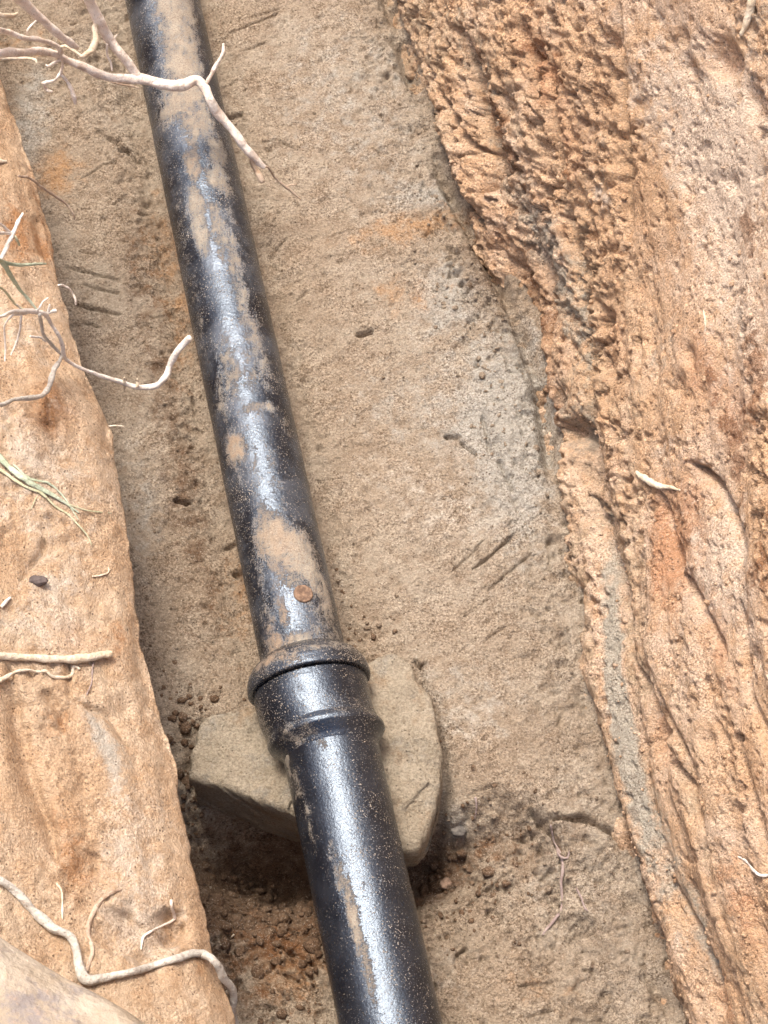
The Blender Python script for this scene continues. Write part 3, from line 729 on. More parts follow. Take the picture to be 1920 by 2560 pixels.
def stone(name, outline, ztop, zbot, tiltv, mat, seed, taper=0.0, n_th=260, n_ph=150, ex=3.2, flat=False, lumps=.012):
    """a faceted rock: outline traced at ztop (metres), rounded off into a blunt underside"""
    P = np.array([at(x, y, ztop)[:2] for x, y in outline]); c = P.mean(0)
    th = np.linspace(-pi, pi, n_th, endpoint=False)
    r = np.zeros(n_th); A = P - c; Bp = np.roll(A, -1, 0)
    for i, t in enumerate(th):
        dx, dy = cos(t), sin(t); best = 1e9
        for a, b in zip(A, Bp):
            e = b - a; den = dx * e[1] - dy * e[0]
            if abs(den) < 1e-12: continue
            s_ = (a[0] * e[1] - a[1] * e[0]) / den; q = (a[0] * dy - a[1] * dx) / den
            if s_ > 0 and -1e-6 <= q <= 1 + 1e-6: best = min(best, s_)
        r[i] = best if best < 1e8 else 0.05
    for _ in range(1): r = (np.roll(r, 1) + 2 * r + np.roll(r, -1)) / 4
    
    q = np.linspace(0, pi / 2, 4000)                     # superellipse section, evenly stepped
    c_, s_ = np.sin(q) ** (2 / ex), np.cos(q) ** (2 / ex)
    L = np.concatenate([[0], np.cumsum(np.hypot(np.diff(c_), np.diff(s_)))])
    ql = np.linspace(0, L[-1], n_ph // 2)
    c_, s_ = np.interp(ql, L, c_), np.interp(ql, L, s_)
    cp = np.concatenate([c_, c_[::-1][1:]])[:, None]; sp = np.concatenate([s_, -s_[::-1][1:]])[:, None]
    n_ph = len(cp)
    TH = np.repeat(th[None], n_ph, 0)
    hh = (ztop - zbot) / 2
    R = np.repeat(r[None], n_ph, 0) * cp * (1 - taper * np.clip(-sp + 0.2, 0, 1.2))
    xx, yy = R * np.cos(TH), R * np.sin(TH); zz = hh * sp
    nz = fbm(xx * 16 + 11 + zz * 3, yy * 16 - zz * 8, seed, 5)
    nz2 = fbm(xx * 75 + zz * 40, yy * 75 - zz * 60, seed + 20, 4)
    wd_, wv = worley(xx * 17 + zz * 9, yy * 17 - zz * 14, seed + 60)
    R = R * (1 + 0.05 * nz + 0.05 * (wv - 0.5)) + 0.0026 * nz2 * np.abs(cp)
    Xs = c[0] + R * np.cos(TH); Ys = c[1] + R * np.sin(TH)
    Zs = (ztop + zbot) / 2 + hh * sp + lumps * (nz + 0.5 * (wv - 0.5)) * (sp > -0.5) + 0.0022 * nz2 + tiltv[0] * (Xs - c[0]) + tiltv[1] * (Ys - c[1])
    q = grid_quads(n_ph, n_th, True)[:, ::-1]
    return mesh_np(name, np.stack([Xs, Ys, Zs], -1), q, mat)

o = stone('support_stone', dsp(STONE_A[:-1]), 0.060, -0.105, (-0.02, -0.02), M_STONE, 701, taper=0.08, ex=14)
tag(o, 'blocky tan stone with a dark front face wedged left of the pipe collar', 'stone', 'stones propping up the pipe joint')
o = stone('support_stone', dsp(STONE_B[:-1]), 0.062, -0.08, (-0.03, 0.02), M_STONE, 731, taper=0.12, ex=12)
tag(o, 'long tan sandstone slab standing out to the right of the pipe collar', 'stone', 'stones propping up the pipe joint')

# small loose stones
def pebble(name, X, Y, which, r, colour, label, seed, sink=0.35, cat='pebble', sq=(1, 1, .75)):
    m = NT(name + '_stone')
    c = m.mix(m.ramp(m.noise(120, 5, 0.6), 0.35, 0.65), colour, tuple(v * 0.6 for v in colour))
    mat = m.out(c, 0.85, 0.25, m.bump(m.noise(200, 4), 0.6, 0.001))
    p = surf_pt(X, Y, which, r * (1 - 2 * sink) * 0.6)
    n1, n2 = 40, 24
    TH, PH = np.meshgrid(np.linspace(-pi, pi, n1, endpoint=False), np.linspace(pi / 2, -pi / 2, n2))
    nz = 1 + 0.28 * fbm(np.cos(TH) * np.cos(PH) * 1.6 + 9, np.sin(TH) * np.cos(PH) * 1.6 + np.sin(PH) * 1.3, seed, 3)
    P = np.stack([r * nz * np.cos(TH) * np.cos(PH) * sq[0], r * nz * np.sin(TH) * np.cos(PH) * sq[1], r * nz * np.sin(PH) * sq[2]], -1) + p
    o = mesh_np(name, P, grid_quads(n2, n1, True)[:, ::-1], mat)
    return tag(o, label, cat)
C8 = (960, 1920); C7 = (0, 1920); C5 = (0, 1280); C3 = (0, 640); C4 = (960, 640); C2 = (960, 0)
pebble('pebble', *crop(*C8, [(268, 500)])[0], 'floor', .008, (0.30, 0.20, 0.14), 'round pinkish pebble lying right of the pipe below the long stone slab', 801)
pebble('pebble', *crop(*C8, [(322, 268)])[0], 'floor', .010, (0.17, 0.15, 0.13), 'grey pebble beside the lower right edge of the long stone slab', 811)
pebble('pebble', *crop(*C5, [(165, 300)])[0], 'bank', .009, (0.13, 0.10, 0.09), 'dark slate pebble stuck in the orange bank above the straight cut root', 821, sq=(1.3, .7, .7))
pebble('pebble', *crop(*C7, [(130, 2)], 1)[0], 'bank', .006, (0.3, 0.2, 0.15), 'tiny brown crumb on the orange bank above the forked grey root', 831) if False else None

# loose crumbs of soil that nobody could count
def crumbs(name, places, mat_, seed, kindname):
    rs = np.random.RandomState(seed)
    base = []
    t = (1 + 5 ** .5) / 2
    iv = np.array([(-1, t, 0), (1, t, 0), (-1, -t, 0), (1, -t, 0), (0, -1, t), (0, 1, t), (0, -1, -t), (0, 1, -t), (t, 0, -1), (t, 0, 1), (-t, 0, -1), (-t, 0, 1)], float) / math.hypot(1, t)
    ifc = np.array([(0, 11, 5), (0, 5, 1), (0, 1, 7), (0, 7, 10), (0, 10, 11), (1, 5, 9), (5, 11, 4), (11, 10, 2), (10, 7, 6), (7, 1, 8), (3, 9, 4), (3, 4, 2), (3, 2, 6), (3, 6, 8), (3, 8, 9), (4, 9, 5), (2, 4, 11), (6, 2, 10), (8, 6, 7), (9, 8, 1)])
    V = []; Q = []; DK = []; k = 0
    for pts, rad, dk in places:
        DK += [dk] * (12 * len(rad))
        for p, r in zip(pts, rad):
            v = iv * r * (0.65 + 0.7 * rs.rand(12, 1)) * (0.7 + 0.6 * rs.rand(1, 3))
            V.append(v + p); Q.append(ifc + k); k += 12
    V = np.concatenate(V); z = np.zeros(len(V))
    return mesh_np(name, V, np.concatenate(Q), mat_, None, dict(grey=z, red=z + 0.1, pale=z, dark_tone=np.array(DK)), smooth_on=False)
rs = np.random.RandomState(5)
pl = []
for (cx, cy), sx, sy, n, rm, dk in ((fp(540, 1930), .10, .09, 420, .0034, .9), (fp(500, 1850), .06, .05, 150, .0042, 1), (fp(540, 1940), .075, .05, 120, .0095, 1), (fp(610, 2010), .05, .05, 50, .0085, .9), (fp(960, 1850), .05, .04, 40, .0080, .8),
                            (fp(1040, 1830), .11, .06, 260, .0032, .5), (fp(960, 1880), .06, .05, 120, .0038, .8), (fp(1000, 570), .07, .10, 220, .0034, .3),
                            (fp(430, 1150), .05, .30, 320, .0026, .4), (fp(780, 1340), .03, .05, 60, .0032, .6), (fp(395, 1640), .025, .07, 110, .0062, 1), (fp(1090, 900), .05, .18, 200, .0030, .2), (fp(700, 700), .5, .8, 700, .0022, .3)):
    x = cx + sx * rs.randn(n); y = cy + sy * rs.randn(n)
    r = 0.62 * rm * np.exp(np.clip(0.4 * rs.randn(n), -1, .9)); ok = x < u0(y) - 0.01
    x, y, r = x[ok], y[ok], r[ok]
    z = floor_h(x, y) + r * 0.05
    pl.append((np.stack([x, y, z], -1), r, dk))
tag(crumbs('soil_crumbs', pl, M_FLOOR, 3, 'stuff'), 'loose brown soil crumbs scattered over the trench floor', 'soil', kind='stuff')
pl = []
n = 900
yv = rs.uniform(-0.9, 0.9, n); hv = np.abs(rs.randn(n)) * 0.30 + 0.01; r = .0020 * np.exp(np.clip(0.4 * rs.randn(n), -1, .9))
dd = wall_d(yv, hv) + r * 0.3
pl.append((np.stack([u0(yv) + TB * hv - dd * cos(BAT), yv, hv + dd * sin(BAT)], -1), r, 0.1))
tag(crumbs('soil_crumbs', pl, M_WALL, 4, 'stuff'), 'loose orange soil crumbs clinging to the trench wall', 'soil', kind='stuff')

# ------------------------------------------------------------------ roots
def root_mat(name, a, b, stain, k=0.5):
    m = NT(name)
    c = m.mix(m.ramp(m.noise(45, 6, 0.65), 0.38, 0.62), a, b)
    c = m.mix(m.ramp(m.noise(110, 6, 0.7), 0.50, 0.66, 0, min(1, k * 1.5)), c, stain)
    c = m.mix(m.ramp(m.noise(28, 6, 0.7), 0.54, 0.66, 0, k * 1.2), c, tuple(v * 0.75 for v in stain))
    c = m.mix(m.ramp(m.noise(420, 3, 0.7), 0.56, 0.68, 0, 0.6), c, (0.24, 0.14, 0.08))
    h = m.math('ADD', m.noise(170, 6, 0.7), m.math('MULTIPLY', m.noise(60, 4), 0.9))
    return m.out(c, 0.85, 0.2, m.bump(h, 0.9, 0.0045))
M_ROOT = root_mat('pinkish_root', (0.74, 0.615, 0.51), (0.83, 0.74, 0.65), (0.54, 0.39, 0.28), 0.34)
M_CREAM = root_mat('cream_root', (0.66, 0.53, 0.37), (0.72, 0.62, 0.48), (0.46, 0.31, 0.19), 0.35)
M_WHITE = root_mat('white_rootlet', (0.70, 0.62, 0.53), (0.80, 0.735, 0.655), (0.56, 0.44, 0.34), 0.3)
M_GREYR = root_mat('grey_root', (0.47, 0.43, 0.37), (0.58, 0.53, 0.455), (0.34, 0.275, 0.22), 0.45)
M_DUSTY = root_mat('dusty_root', (0.47, 0.35, 0.255), (0.54, 0.42, 0.32), (0.37, 0.24, 0.15), 0.5)
M_DARKR = root_mat('dark_rootlet', (0.28, 0.21, 0.19), (0.36, 0.28, 0.25), (0.20, 0.13, 0.10), 0.4)
M_GREEN = root_mat('pale_green_shoot', (0.40, 0.45, 0.31), (0.52, 0.56, 0.43), (0.46, 0.48, 0.30), 0.4)
M_STRAW = root_mat('straw_blade', (0.50, 0.48, 0.30), (0.57, 0.54, 0.37), (0.52, 0.48, 0.28), 0.4)

def catmull(P, n):
    P = np.array(P, float); Q = np.concatenate([[2 * P[0] - P[1]], P, [2 * P[-1] - P[-2]]]); out = []
    for i in range(1, len(Q) - 2):
        p0, p1, p2, p3 = Q[i - 1:i + 3]
        for t in np.linspace(0, 1, n, endpoint=False):
            out.append(0.5 * (2 * p1 + (p2 - p0) * t + (2 * p0 - 5 * p1 + 4 * p2 - p3) * t * t + (3 * p1 - p0 - 3 * p2 + p3) * t ** 3))
    return np.array(out + [Q[-2]])

def tube(name, pts, mat, parent=None, seed=0, sides=12, n=10, kink=0.25, blunt=True, flat=1.0, lumpy=1.0):
    """pts: (x, y, z, r) in metres"""
    C = catmull(pts, n); P = C[:, :3].copy(); R = np.maximum(C[:, 3], 0.0003)
    s = np.concatenate([[0], np.cumsum(np.linalg.norm(np.diff(P, axis=0), axis=1))])
    rm = R.mean()
    if lumpy: R = R * (1 + 0.20 * lumpy * fbm(s / (rm * 3.2), s * 0 + seed, 930 + seed % 30, 4))
    for a in range(3): P[:, a] += kink * R * fbm(s / (rm * 7), s * 0 + a * 3.3 + seed, 900 + seed % 50, 3) * np.clip(np.minimum(s, s[-1] - s) / (rm * 3 + 1e-6), 0, 1)
    T_ = np.gradient(P, axis=0); T_ /= np.linalg.norm(T_, axis=1)[:, None] + 1e-12
    up = np.array([0, 0, 1.0]); rings = []
    th = np.linspace(0, 2 * pi, sides, endpoint=False)
    sd_ = np.cross(T_[0], up); sd_ = sd_ / (np.linalg.norm(sd_) + 1e-9)
    def ring(p, t, r, sd_):
        u = np.cross(sd_, t)
        rr = r * (1 + 0.34 * fbm(th * 0 + np.cos(th) * .7 + p[0] / rm * .25, np.sin(th) * .7 + p[1] / rm * .25, 950 + seed % 40, 3))
        return p + (np.cos(th) * rr)[:, None] * sd_ + (np.sin(th) * rr * flat)[:, None] * u
    caps = [0.0, 0.55, 0.85] if blunt else [0.0]
    first = True
    for i in range(len(P)):
        t = T_[i]; sd_ = sd_ - t * (sd_ @ t); sd_ /= np.linalg.norm(sd_) + 1e-9
        if i == 0:
            for c_, dl in zip(caps, [-.55, -.45, -.25]): rings.append(ring(P[0] + t * dl * R[0], t, max(R[0] * c_, 1e-5), sd_))
        rings.append(ring(P[i], t, R[i], sd_))
        if i == len(P) - 1:
            for c_, dl in zip(caps[::-1], [.25, .45, .55] if blunt else [.3]): rings.append(ring(P[i] + t * dl * R[i], t, max(R[i] * c_, 1e-5), sd_))
    G = np.array(rings)
    return mesh_np(name, G, grid_quads(len(G), sides, True), mat, parent)

def px_r(Wpx, z):                # half of a width in photograph pixels -> metres at height z
    return Wpx * 0.5 * (CAM[2] - z) / (cos(TILT) * F)

def trace(pts, z, w):
    """pixels (x, y[, z[, width]]) at height(s) z and width(s) w -> (x, y, z, r)"""
    n = len(pts); out = []
    for i, p in enumerate(pts):
        f = i / max(n - 1, 1)
        zz = p[2] if len(p) > 2 else (z if np.isscalar(z) else np.interp(f, np.linspace(0, 1, len(z)), z))
        ww = p[3] if len(p) > 3 else (w if np.isscalar(w) else np.interp(f, np.linspace(0, 1, len(w)), w))
        q = at(p[0], p[1], zz); out.append((*q, px_r(ww * 1.0, zz)))
    return out

def lay(pts, which, w, lift=0.5):
    """pixels laid on the bank, wall or floor itself"""
    n = len(pts); out = []
    for i, p in enumerate(pts):
        f = i / max(n - 1, 1)
        ww = p[2] if len(p) > 2 else (w if np.isscalar(w) else np.interp(f, np.linspace(0, 1, len(w)), w))
        q = surf_pt(p[0], p[1], which); r = px_r(ww, q[2])
        q = surf_pt(p[0], p[1], which, r * lift); out.append((*q, r))
    return out

# big branching root at the top, hanging over the upper pipe
KA = 400 / 1659
main = crop(0, 0, [(-260, 215), (-90, 228), (0, 230), (80, 230), (160, 220), (240, 232), (300, 265), (370, 288), (440, 320), (540, 342), (630, 343), (720, 364), (790, 366), (845, 345), (885, 378), (910, 430), (950, 500), (1010, 570), (1060, 640), (1110, 695), (1140, 722)])
zs = [.62, .52, .48, .44, .40, .36, .33, .31, .29, .27, .26, .25, .24, .235, .23, .225, .20, .18, .16, .14, .13]
ws = [30, 27, 26, 23, 19, 20, 24, 24, 25, 27, 32, 31, 30, 28, 26, 25, 25, 25, 24, 20, 14]
R1 = tube('root', trace([(x, y, z, w_) for (x, y), z, w_ in zip(main, zs, ws)], 0, 0), M_ROOT, seed=1, sides=16)
tag(R1, 'thick pale pink root with several branches reaching across the pipe at the top', 'root')
def br(name, pts, z, wd, mat, parent, seed, **kw): return tube(name, trace(pts, z, wd), mat, parent, seed, **kw)
br('branch', crop(0, 0, [(345, -160), (370, -60), (395, 10), (430, 90), (470, 165), (520, 230), (560, 280), (600, 335)]), [.50, .42, .38, .35, .32, .30, .28, .262], [32, 31, 32, 32, 30, 27, 27, 28], M_ROOT, R1, 2, sides=14)
br('branch', crop(0, 0, [(-60, -130), (50, -30), (110, 20), (180, 85), (240, 140), (300, 185), (335, 205)]), [.66, .56, .52, .48, .45, .42, .40], [33, 32, 31, 27, 25, 20, 12], M_ROOT, R1, 3, sides=14)
br('branch', crop(0, 0, [(260, 205), (285, 200), (320, 220), (350, 240), (368, 238), (398, 210), (413, 170), (410, 120), (430, 95)]), [.375, .385, .385, .38, .38, .37, .36, .35, .345], [10, 10, 9, 11, 16, 19, 18, 17, 16], M_CREAM, R1, 4)
br('branch', crop(0, 0, [(-120, 100), (0, 130), (40, 138), (90, 160), (150, 170), (215, 185), (252, 205), (262, 228)]), [.60, .50, .47, .45, .43, .40, .38, .36], [15, 16, 16, 15, 14, 13, 14, 14], M_ROOT, R1, 5)
br('branch', crop(0, 0, [(885, 368), (905, 335), (930, 290), (950, 255), (962, 225), (965, 190)]), [.232, .24, .25, .26, .265, .27], [9, 10, 11, 9, 10, 8], M_ROOT, R1, 6)
br('branch', crop(0, 0, [(1085, 690), (1105, 735), (1120, 760), (1132, 785)]), [.145, .13, .125, .12], [13, 14, 17, 18], M_DUSTY, R1, 7)
br('rootlet', crop(0, 0, [(1135, 715), (1160, 725), (1190, 770), (1240, 810), (1270, 835), (1300, 862)]), [.13, .12, .09, .07, .06, .05], [7, 6, 6, 8, 7, 4], M_DUSTY, R1, 8)
br('rootlet', crop(0, 0, [(1235, 805), (1255, 800), (1280, 797)]), [.072, .07, .07], [5, 5, 3], M_DUSTY, R1, 80)
br('rootlet', crop(0, 0, [(268, 240), (270, 290), (258, 320), (235, 345), (200, 355), (185, 362)]), [.35, .33, .32, .32, .32, .32], [9, 8, 8, 7, 10, 11], M_ROOT, R1, 9)
br('rootlet', crop(0, 0, [(258, 318), (285, 345), (305, 375), (318, 415), (326, 450)]), [.32, .31, .30, .29, .28], [9, 9, 11, 15, 6], M_ROOT, R1, 10)
br('rootlet', crop(0, 0, [(262, 260), (235, 270), (210, 285), (198, 280)]), [.35, .345, .34, .34], [6, 7, 6, 4], M_ROOT, R1, 11)
br('rootlet', crop(0, 0, [(462, 190), (465, 240), (478, 270), (485, 305)]), [.32, .30, .29, .28], [8, 7, 6, 5], M_ROOT, R1, 12)
br('rootlet', crop(0, 0, [(485, 180), (495, 165), (505, 150)]), [.31, .315, .32], [8, 6, 4], M_ROOT, R1, 13)
br('rootlet', crop(0, 0, [(190, 362), (200, 385), (225, 395)]), [.32, .31, .31], [9, 8, 6], M_ROOT, R1, 14)
br('rootlet', crop(0, 0, [(118, 148), (120, 128), (140, 105), (168, 80)]), [.44, .45, .45, .46], [6, 6, 6, 5], M_ROOT, R1, 15)
br('rootlet', crop(0, 0, [(480, 640 - 640 + 355), (530, 366), (570, 372), (600, 380)]), [.28, .27, .262, .258], [5, 6, 6, 4], M_DUSTY, R1, 16)

o = tube('root', trace(crop(0, 0, [(-120, 60), (-30, 66), (20, 68), (50, 70), (75, 58)]), [.60, .54, .52, .50, .49], [18, 16, 14, 12, 8]), M_CREAM, None, 17)
tag(o, 'short white rootlet tip above the branching root in the top left corner', 'root')
o = tube('root', lay(crop(0, 0, [(-60, 270), (0, 262), (50, 258), (110, 255), (150, 262), (160, 275)]), 'bank', [16, 15, 10, 8, 8, 5], 1.2), M_CREAM, None, 18)
tag(o, 'thin cream root lying on the bank just below the branching root', 'root')

# white root with a hooked end, beside the pipe
KZ = 500 / 1659
Z3 = (0, 520)
hook = crop(*Z3, [(-120, 930), (10, 900), (90, 865), (200, 855), (300, 865), (380, 885), (430, 970), (490, 1060), (520, 1150), (525, 1220), (570, 1270), (660, 1325), (760, 1365), (880, 1410), (1000, 1440), (1100, 1480), (1200, 1490), (1300, 1470), (1370, 1400), (1410, 1300), (1460, 1210), (1520, 1130), (1572, 1075)], KZ)
hz = [.62, .57, .53, .49, .46, .44, .41, .39, .37, .35, .33, .31, .29, .27, .25, .24, .23, .23, .235, .245, .26, .27, .28]
hw = [.92 * v for v in (8, 9, 11, 14, 15, 13, 11, 10, 12, 13, 10, 10, 10, 12, 13, 14, 15, 17, 17, 17, 17, 17, 16)]
R2 = tube('root', trace([(x, y, z, w_) for (x, y), z, w_ in zip(hook, hz, hw)], 0, 0), M_WHITE, None, 20, kink=.2)
tag(R2, 'slender white root with a hooked blunt end curling up beside the pipe', 'root')
def zb(pts, zz, ww, mat, seed): return br('rootlet', crop(*Z3, pts, KZ), zz, ww, mat, R2, seed)
zb([(330, 880), (345, 970), (365, 1050), (430, 1130), (500, 1205)], [.46, .43, .41, .38, .355], [10, 10, 9, 9, 9], M_GREYR, 21)
zb([(480, 1290), (455, 1330), (430, 1400), (400, 1490), (350, 1555), (240, 1575), (120, 1590), (0, 1635), (-100, 1650)], [.365, .37, .375, .375, .39, .42, .45, .50, .54], [13, 14, 14, 14, 12, 12, 11, 11, 11], M_GREYR, 22)
zb([(510, 1215), (500, 1250), (482, 1292)], [.35, .355, .365], [9, 9, 12], M_GREYR, 220)
zb([(380, 880), (420, 860), (465, 850)], [.44, .44, .44], [10, 10, 8], M_WHITE, 23)
zb([(395, 870), (405, 835), (412, 800)], [.44, .445, .45], [7, 6, 4], M_WHITE, 24)
zb([(300, 860), (330, 820), (360, 775), (400, 745)], [.46, .47, .47, .47], [6, 6, 5, 4], M_WHITE, 25)
zb([(180, 870), (170, 940), (175, 985)], [.49, .48, .47], [7, 6, 5], M_WHITE, 26)
zb([(180, 890), (160, 1030), (130, 1130), (90, 1220)], [.49, .465, .455, .45], [6, 6, 5, 4], M_WHITE, 27)
zb([(110, 880), (50, 950), (35, 1010), (45, 1150), (40, 1270)], [.52, .51, .50, .48, .47], [6, 5, 5, 5, 4], M_WHITE, 28)
zb([(200, 850), (130, 800), (80, 740), (30, 680), (-40, 640)], [.49, .50, .52, .54, .57], [7, 6, 6, 6, 5], M_STRAW, 29)
zb([(250, 860), (180, 880), (110, 885)], [.475, .49, .51], [8, 8, 5], M_WHITE, 30)
zb([(190, 855), (160, 825), (140, 800)], [.49, .50, .51], [6, 5, 4], M_WHITE, 31)
zb([(250, 1065), (290, 1070), (340, 1075), (380, 1110)], [.42, .41, .40, .39], [6, 7, 6, 5], M_WHITE, 32)
zb([(1030, 1445), (1030, 1420), (1032, 1405)], [.25, .255, .26], [9, 6, 4], M_CREAM, 33)
zb([(1140, 1480), (1140, 1440), (1138, 1418)], [.24, .245, .25], [9, 6, 4], M_CREAM, 34)
zb([(1040, 1470), (1030, 1495), (1035, 1510)], [.24, .235, .23], [9, 6, 4], M_CREAM, 35)
# pale green shoots
G1 = br('sprout', crop(*Z3, [(-80, 380), (0, 440), (40, 490), (100, 580), (160, 670), (220, 740), (280, 810), (310, 850)], KZ), [.62, .57, .55, .52, .49, .475, .465, .46], [22, 20, 17, 13, 11, 10, 7, 4], M_GREEN, None, 40, flat=.5)
tag(G1, 'pale green sprout with starry white fibres at the left edge of the bank', 'sprout')
def gs(pts, zz, ww, mat, seed): return br('shoot', crop(*Z3, pts, KZ), zz, ww, mat, G1, seed)
gs([(0, 440), (100, 465), (190, 475), (280, 465), (380, 462)], [.57, .54, .52, .50, .475], [10, 10, 10, 8, 5], M_GREEN, 41)
gs([(-10, 440), (20, 400), (60, 310), (105, 215), (150, 120), (190, 45)], [.575, .575, .565, .555, .55, .55], [10, 12, 12, 11, 10, 6], M_WHITE, 42)
gs([(105, 218), (50, 175), (0, 130), (-50, 90)], [.555, .57, .59, .61], [9, 9, 8, 6], M_WHITE, 43)
gs([(105, 218), (50, 208), (0, 208), (-60, 208)], [.555, .57, .59, .61], [9, 8, 8, 6], M_WHITE, 44)
gs([(105, 218), (135, 255), (160, 310)], [.555, .55, .535], [8, 8, 5], M_STRAW, 45)
o = tube('rootlet', trace(crop(*Z3, [(485, 640), (520, 640), (570, 665), (605, 710), (625, 760), (630, 800)], KZ), [.37, .36, .35, .34, .335, .33], [5, 5, 5, 5, 6, 5]), M_ROOT, None, 46)
tag(o, 'short curved pink rootlet poking over the bank edge above the hooked root', 'rootlet')
o = tube('rootlet', trace(crop(0, 0, [(80, 760), (130, 770), (190, 815), (250, 855), (290, 885), (315, 920), (322, 950)]), [.40, .375, .34, .31, .29, .28, .27], [7, 7, 8, 7, 6, 5, 4]), M_DUSTY, None, 47)
tag(o, 'dusty thin rootlet dangling from the bank edge near the top left', 'rootlet')
o = tube('rootlet', lay(crop(0, 0, [(-40, 706), (0, 703), (28, 700)]), 'bank', [13, 12, 7], 1.0), M_CREAM, None, 48)
tag(o, 'stubby cream root tip at the left edge above the starry sprout', 'rootlet')
o = tube('rootlet', trace(crop(*C3, [(470, 735), (500, 733), (535, 736)]), [.30, .30, .30], [4, 4, 3]), M_CREAM, None, 49)
tag(o, 'tiny pale fibre at the corner where the bank edge bulges', 'rootlet')

# grass tuft
GT = bpy.data.objects.new('grass_tuft', None); link(GT)
g0 = surf_pt(*crop(*C3, [(0, 860)])[0], 'bank'); GT.location = g0
tag(GT, 'tuft of pale green grass blades lying down the orange bank', 'grass')
def blade(pts, wd, mat, seed, lift=2.0):
    o = tube('blade', lay(pts, 'bank', [w_ * .62 for w_ in wd], lift), mat, None, seed, sides=8, flat=.35)
    o.parent = GT; o.matrix_parent_inverse = GT.matrix_world.inverted(); o.location = (-g0[0], -g0[1], -g0[2])
    return o
blade(crop(*C3, [(-60, 800), (0, 875), (50, 925), (110, 975), (170, 1010), (230, 1040), (290, 1075), (340, 1110)]), [16, 22, 22, 24, 22, 14, 10, 5], M_GREEN, 51)
blade(crop(*C3, [(-30, 900), (40, 955), (110, 1000), (180, 1030), (240, 1085), (295, 1120), (345, 1170), (380, 1215), (396, 1250)]), [10, 13, 12, 12, 10, 8, 8, 7, 4], M_STRAW, 52)
blade(crop(*C3, [(60, 905), (130, 965), (210, 985), (270, 1035), (310, 1095), (340, 1140)]), [8, 9, 9, 7, 6, 3], M_GREEN, 53)
blade(crop(*C3, [(170, 1010), (230, 1030), (300, 1075), (370, 1100), (430, 1108), (482, 1112)]), [8, 7, 6, 6, 5, 3], M_STRAW, 54)
blade(crop(*C3, [(120, 975), (140, 965), (165, 962)]), [6, 6, 3], M_GREEN, 55)
blade(crop(*C3, [(180, 1010), (155, 1050), (135, 1095)]), [5, 4, 3], M_STRAW, 56)

# straight cut root and the wavy one beneath it
o = tube('root', lay(crop(*C5, [(-90, 625), (0, 630), (80, 635), (150, 640), (230, 645), (310, 648), (390, 638), (440, 628), (478, 622)]), 'bank', [16, 16, 16, 17, 18, 20, 20, 20, 18], 1.6), M_CREAM, None, 60, kink=.15)
tag(o, 'straight whitish root with a clean cut end on the middle of the bank', 'root')
o = tube('rootlet', lay(crop(*C5, [(0, 730), (20, 722), (60, 700), (85, 690), (120, 685), (160, 693), (200, 690), (230, 715), (280, 718), (310, 705), (320, 670), (345, 680)]), 'bank', [12, 12, 8, 8, 7, 7, 8, 8, 9, 8, 7, 6], 1.3), M_CREAM, None, 61)
tag(o, 'wavy cream rootlet just below the straight cut root', 'rootlet')
o = tube('rootlet', lay(crop(*C5, [(10, 412), (25, 395), (45, 372)]), 'bank', [9, 10, 6], 1.2), M_WHITE, None, 62)
tag(o, 'short white root stub at the left edge above the straight cut root', 'rootlet')
o = tube('rootlet', lay(crop(*C5, [(400, 280), (440, 275), (468, 262), (470, 240)]), 'bank', [4, 4, 4, 3], 1.2), M_CREAM, None, 63)
tag(o, 'faint curly fibre on the bank below the grass blade tips', 'rootlet')
o = tube('rootlet', lay(crop(*C5, [(405, 640), (400, 680), (395, 740), (375, 790)]), 'bank', [4, 4, 4, 3], 1.0), M_DARKR, None, 64)
tag(o, 'dark hair-thin rootlet hanging from the end of the straight cut root', 'rootlet')

# forked grey root low on the bank
fk = crop(*C7, [(-80, 440), (0, 490), (60, 530), (110, 580), (170, 645), (230, 700), (300, 735), (330, 790), (345, 850), (370, 915), (430, 915), (500, 903), (580, 885), (660, 860), (760, 832), (830, 808), (880, 806)])
R5 = tube('root', lay(fk, 'bank', [18, 19, 19, 20, 21, 21, 21, 21, 21, 24, 19, 18, 18, 18, 18, 18, 17], 1.4), M_GREYR, None, 70, sides=16, kink=.3)
tag(R5, 'bent whitish grey root running along the bank and over its edge at the bottom left', 'root')
e = surf_pt(*fk[-1], 'bank', .012)
over = crop(*C7, [(880, 806), (920, 830), (945, 865), (970, 910), (1000, 945), (1012, 1000), (1010, 1060), (1020, 1130), (1030, 1200)])
oz = [e[2], .31, .30, .28, .26, .235, .21, .18, .15]
tube('branch', trace([(x, y, z, w_) for (x, y), z, w_ in zip(over, oz, [19, 19, 19, 19, 19, 18, 17, 16, 16])], 0, 0), M_GREYR, R5, 71, sides=14, kink=.3)
tube('branch', lay(crop(*C7, [(372, 880), (385, 840), (400, 790), (385, 730), (378, 690), (395, 640), (430, 580), (480, 540), (520, 525)]), 'bank', [11, 11, 11, 10, 11, 12, 13, 11, 7], .25), M_DUSTY, R5, 72)
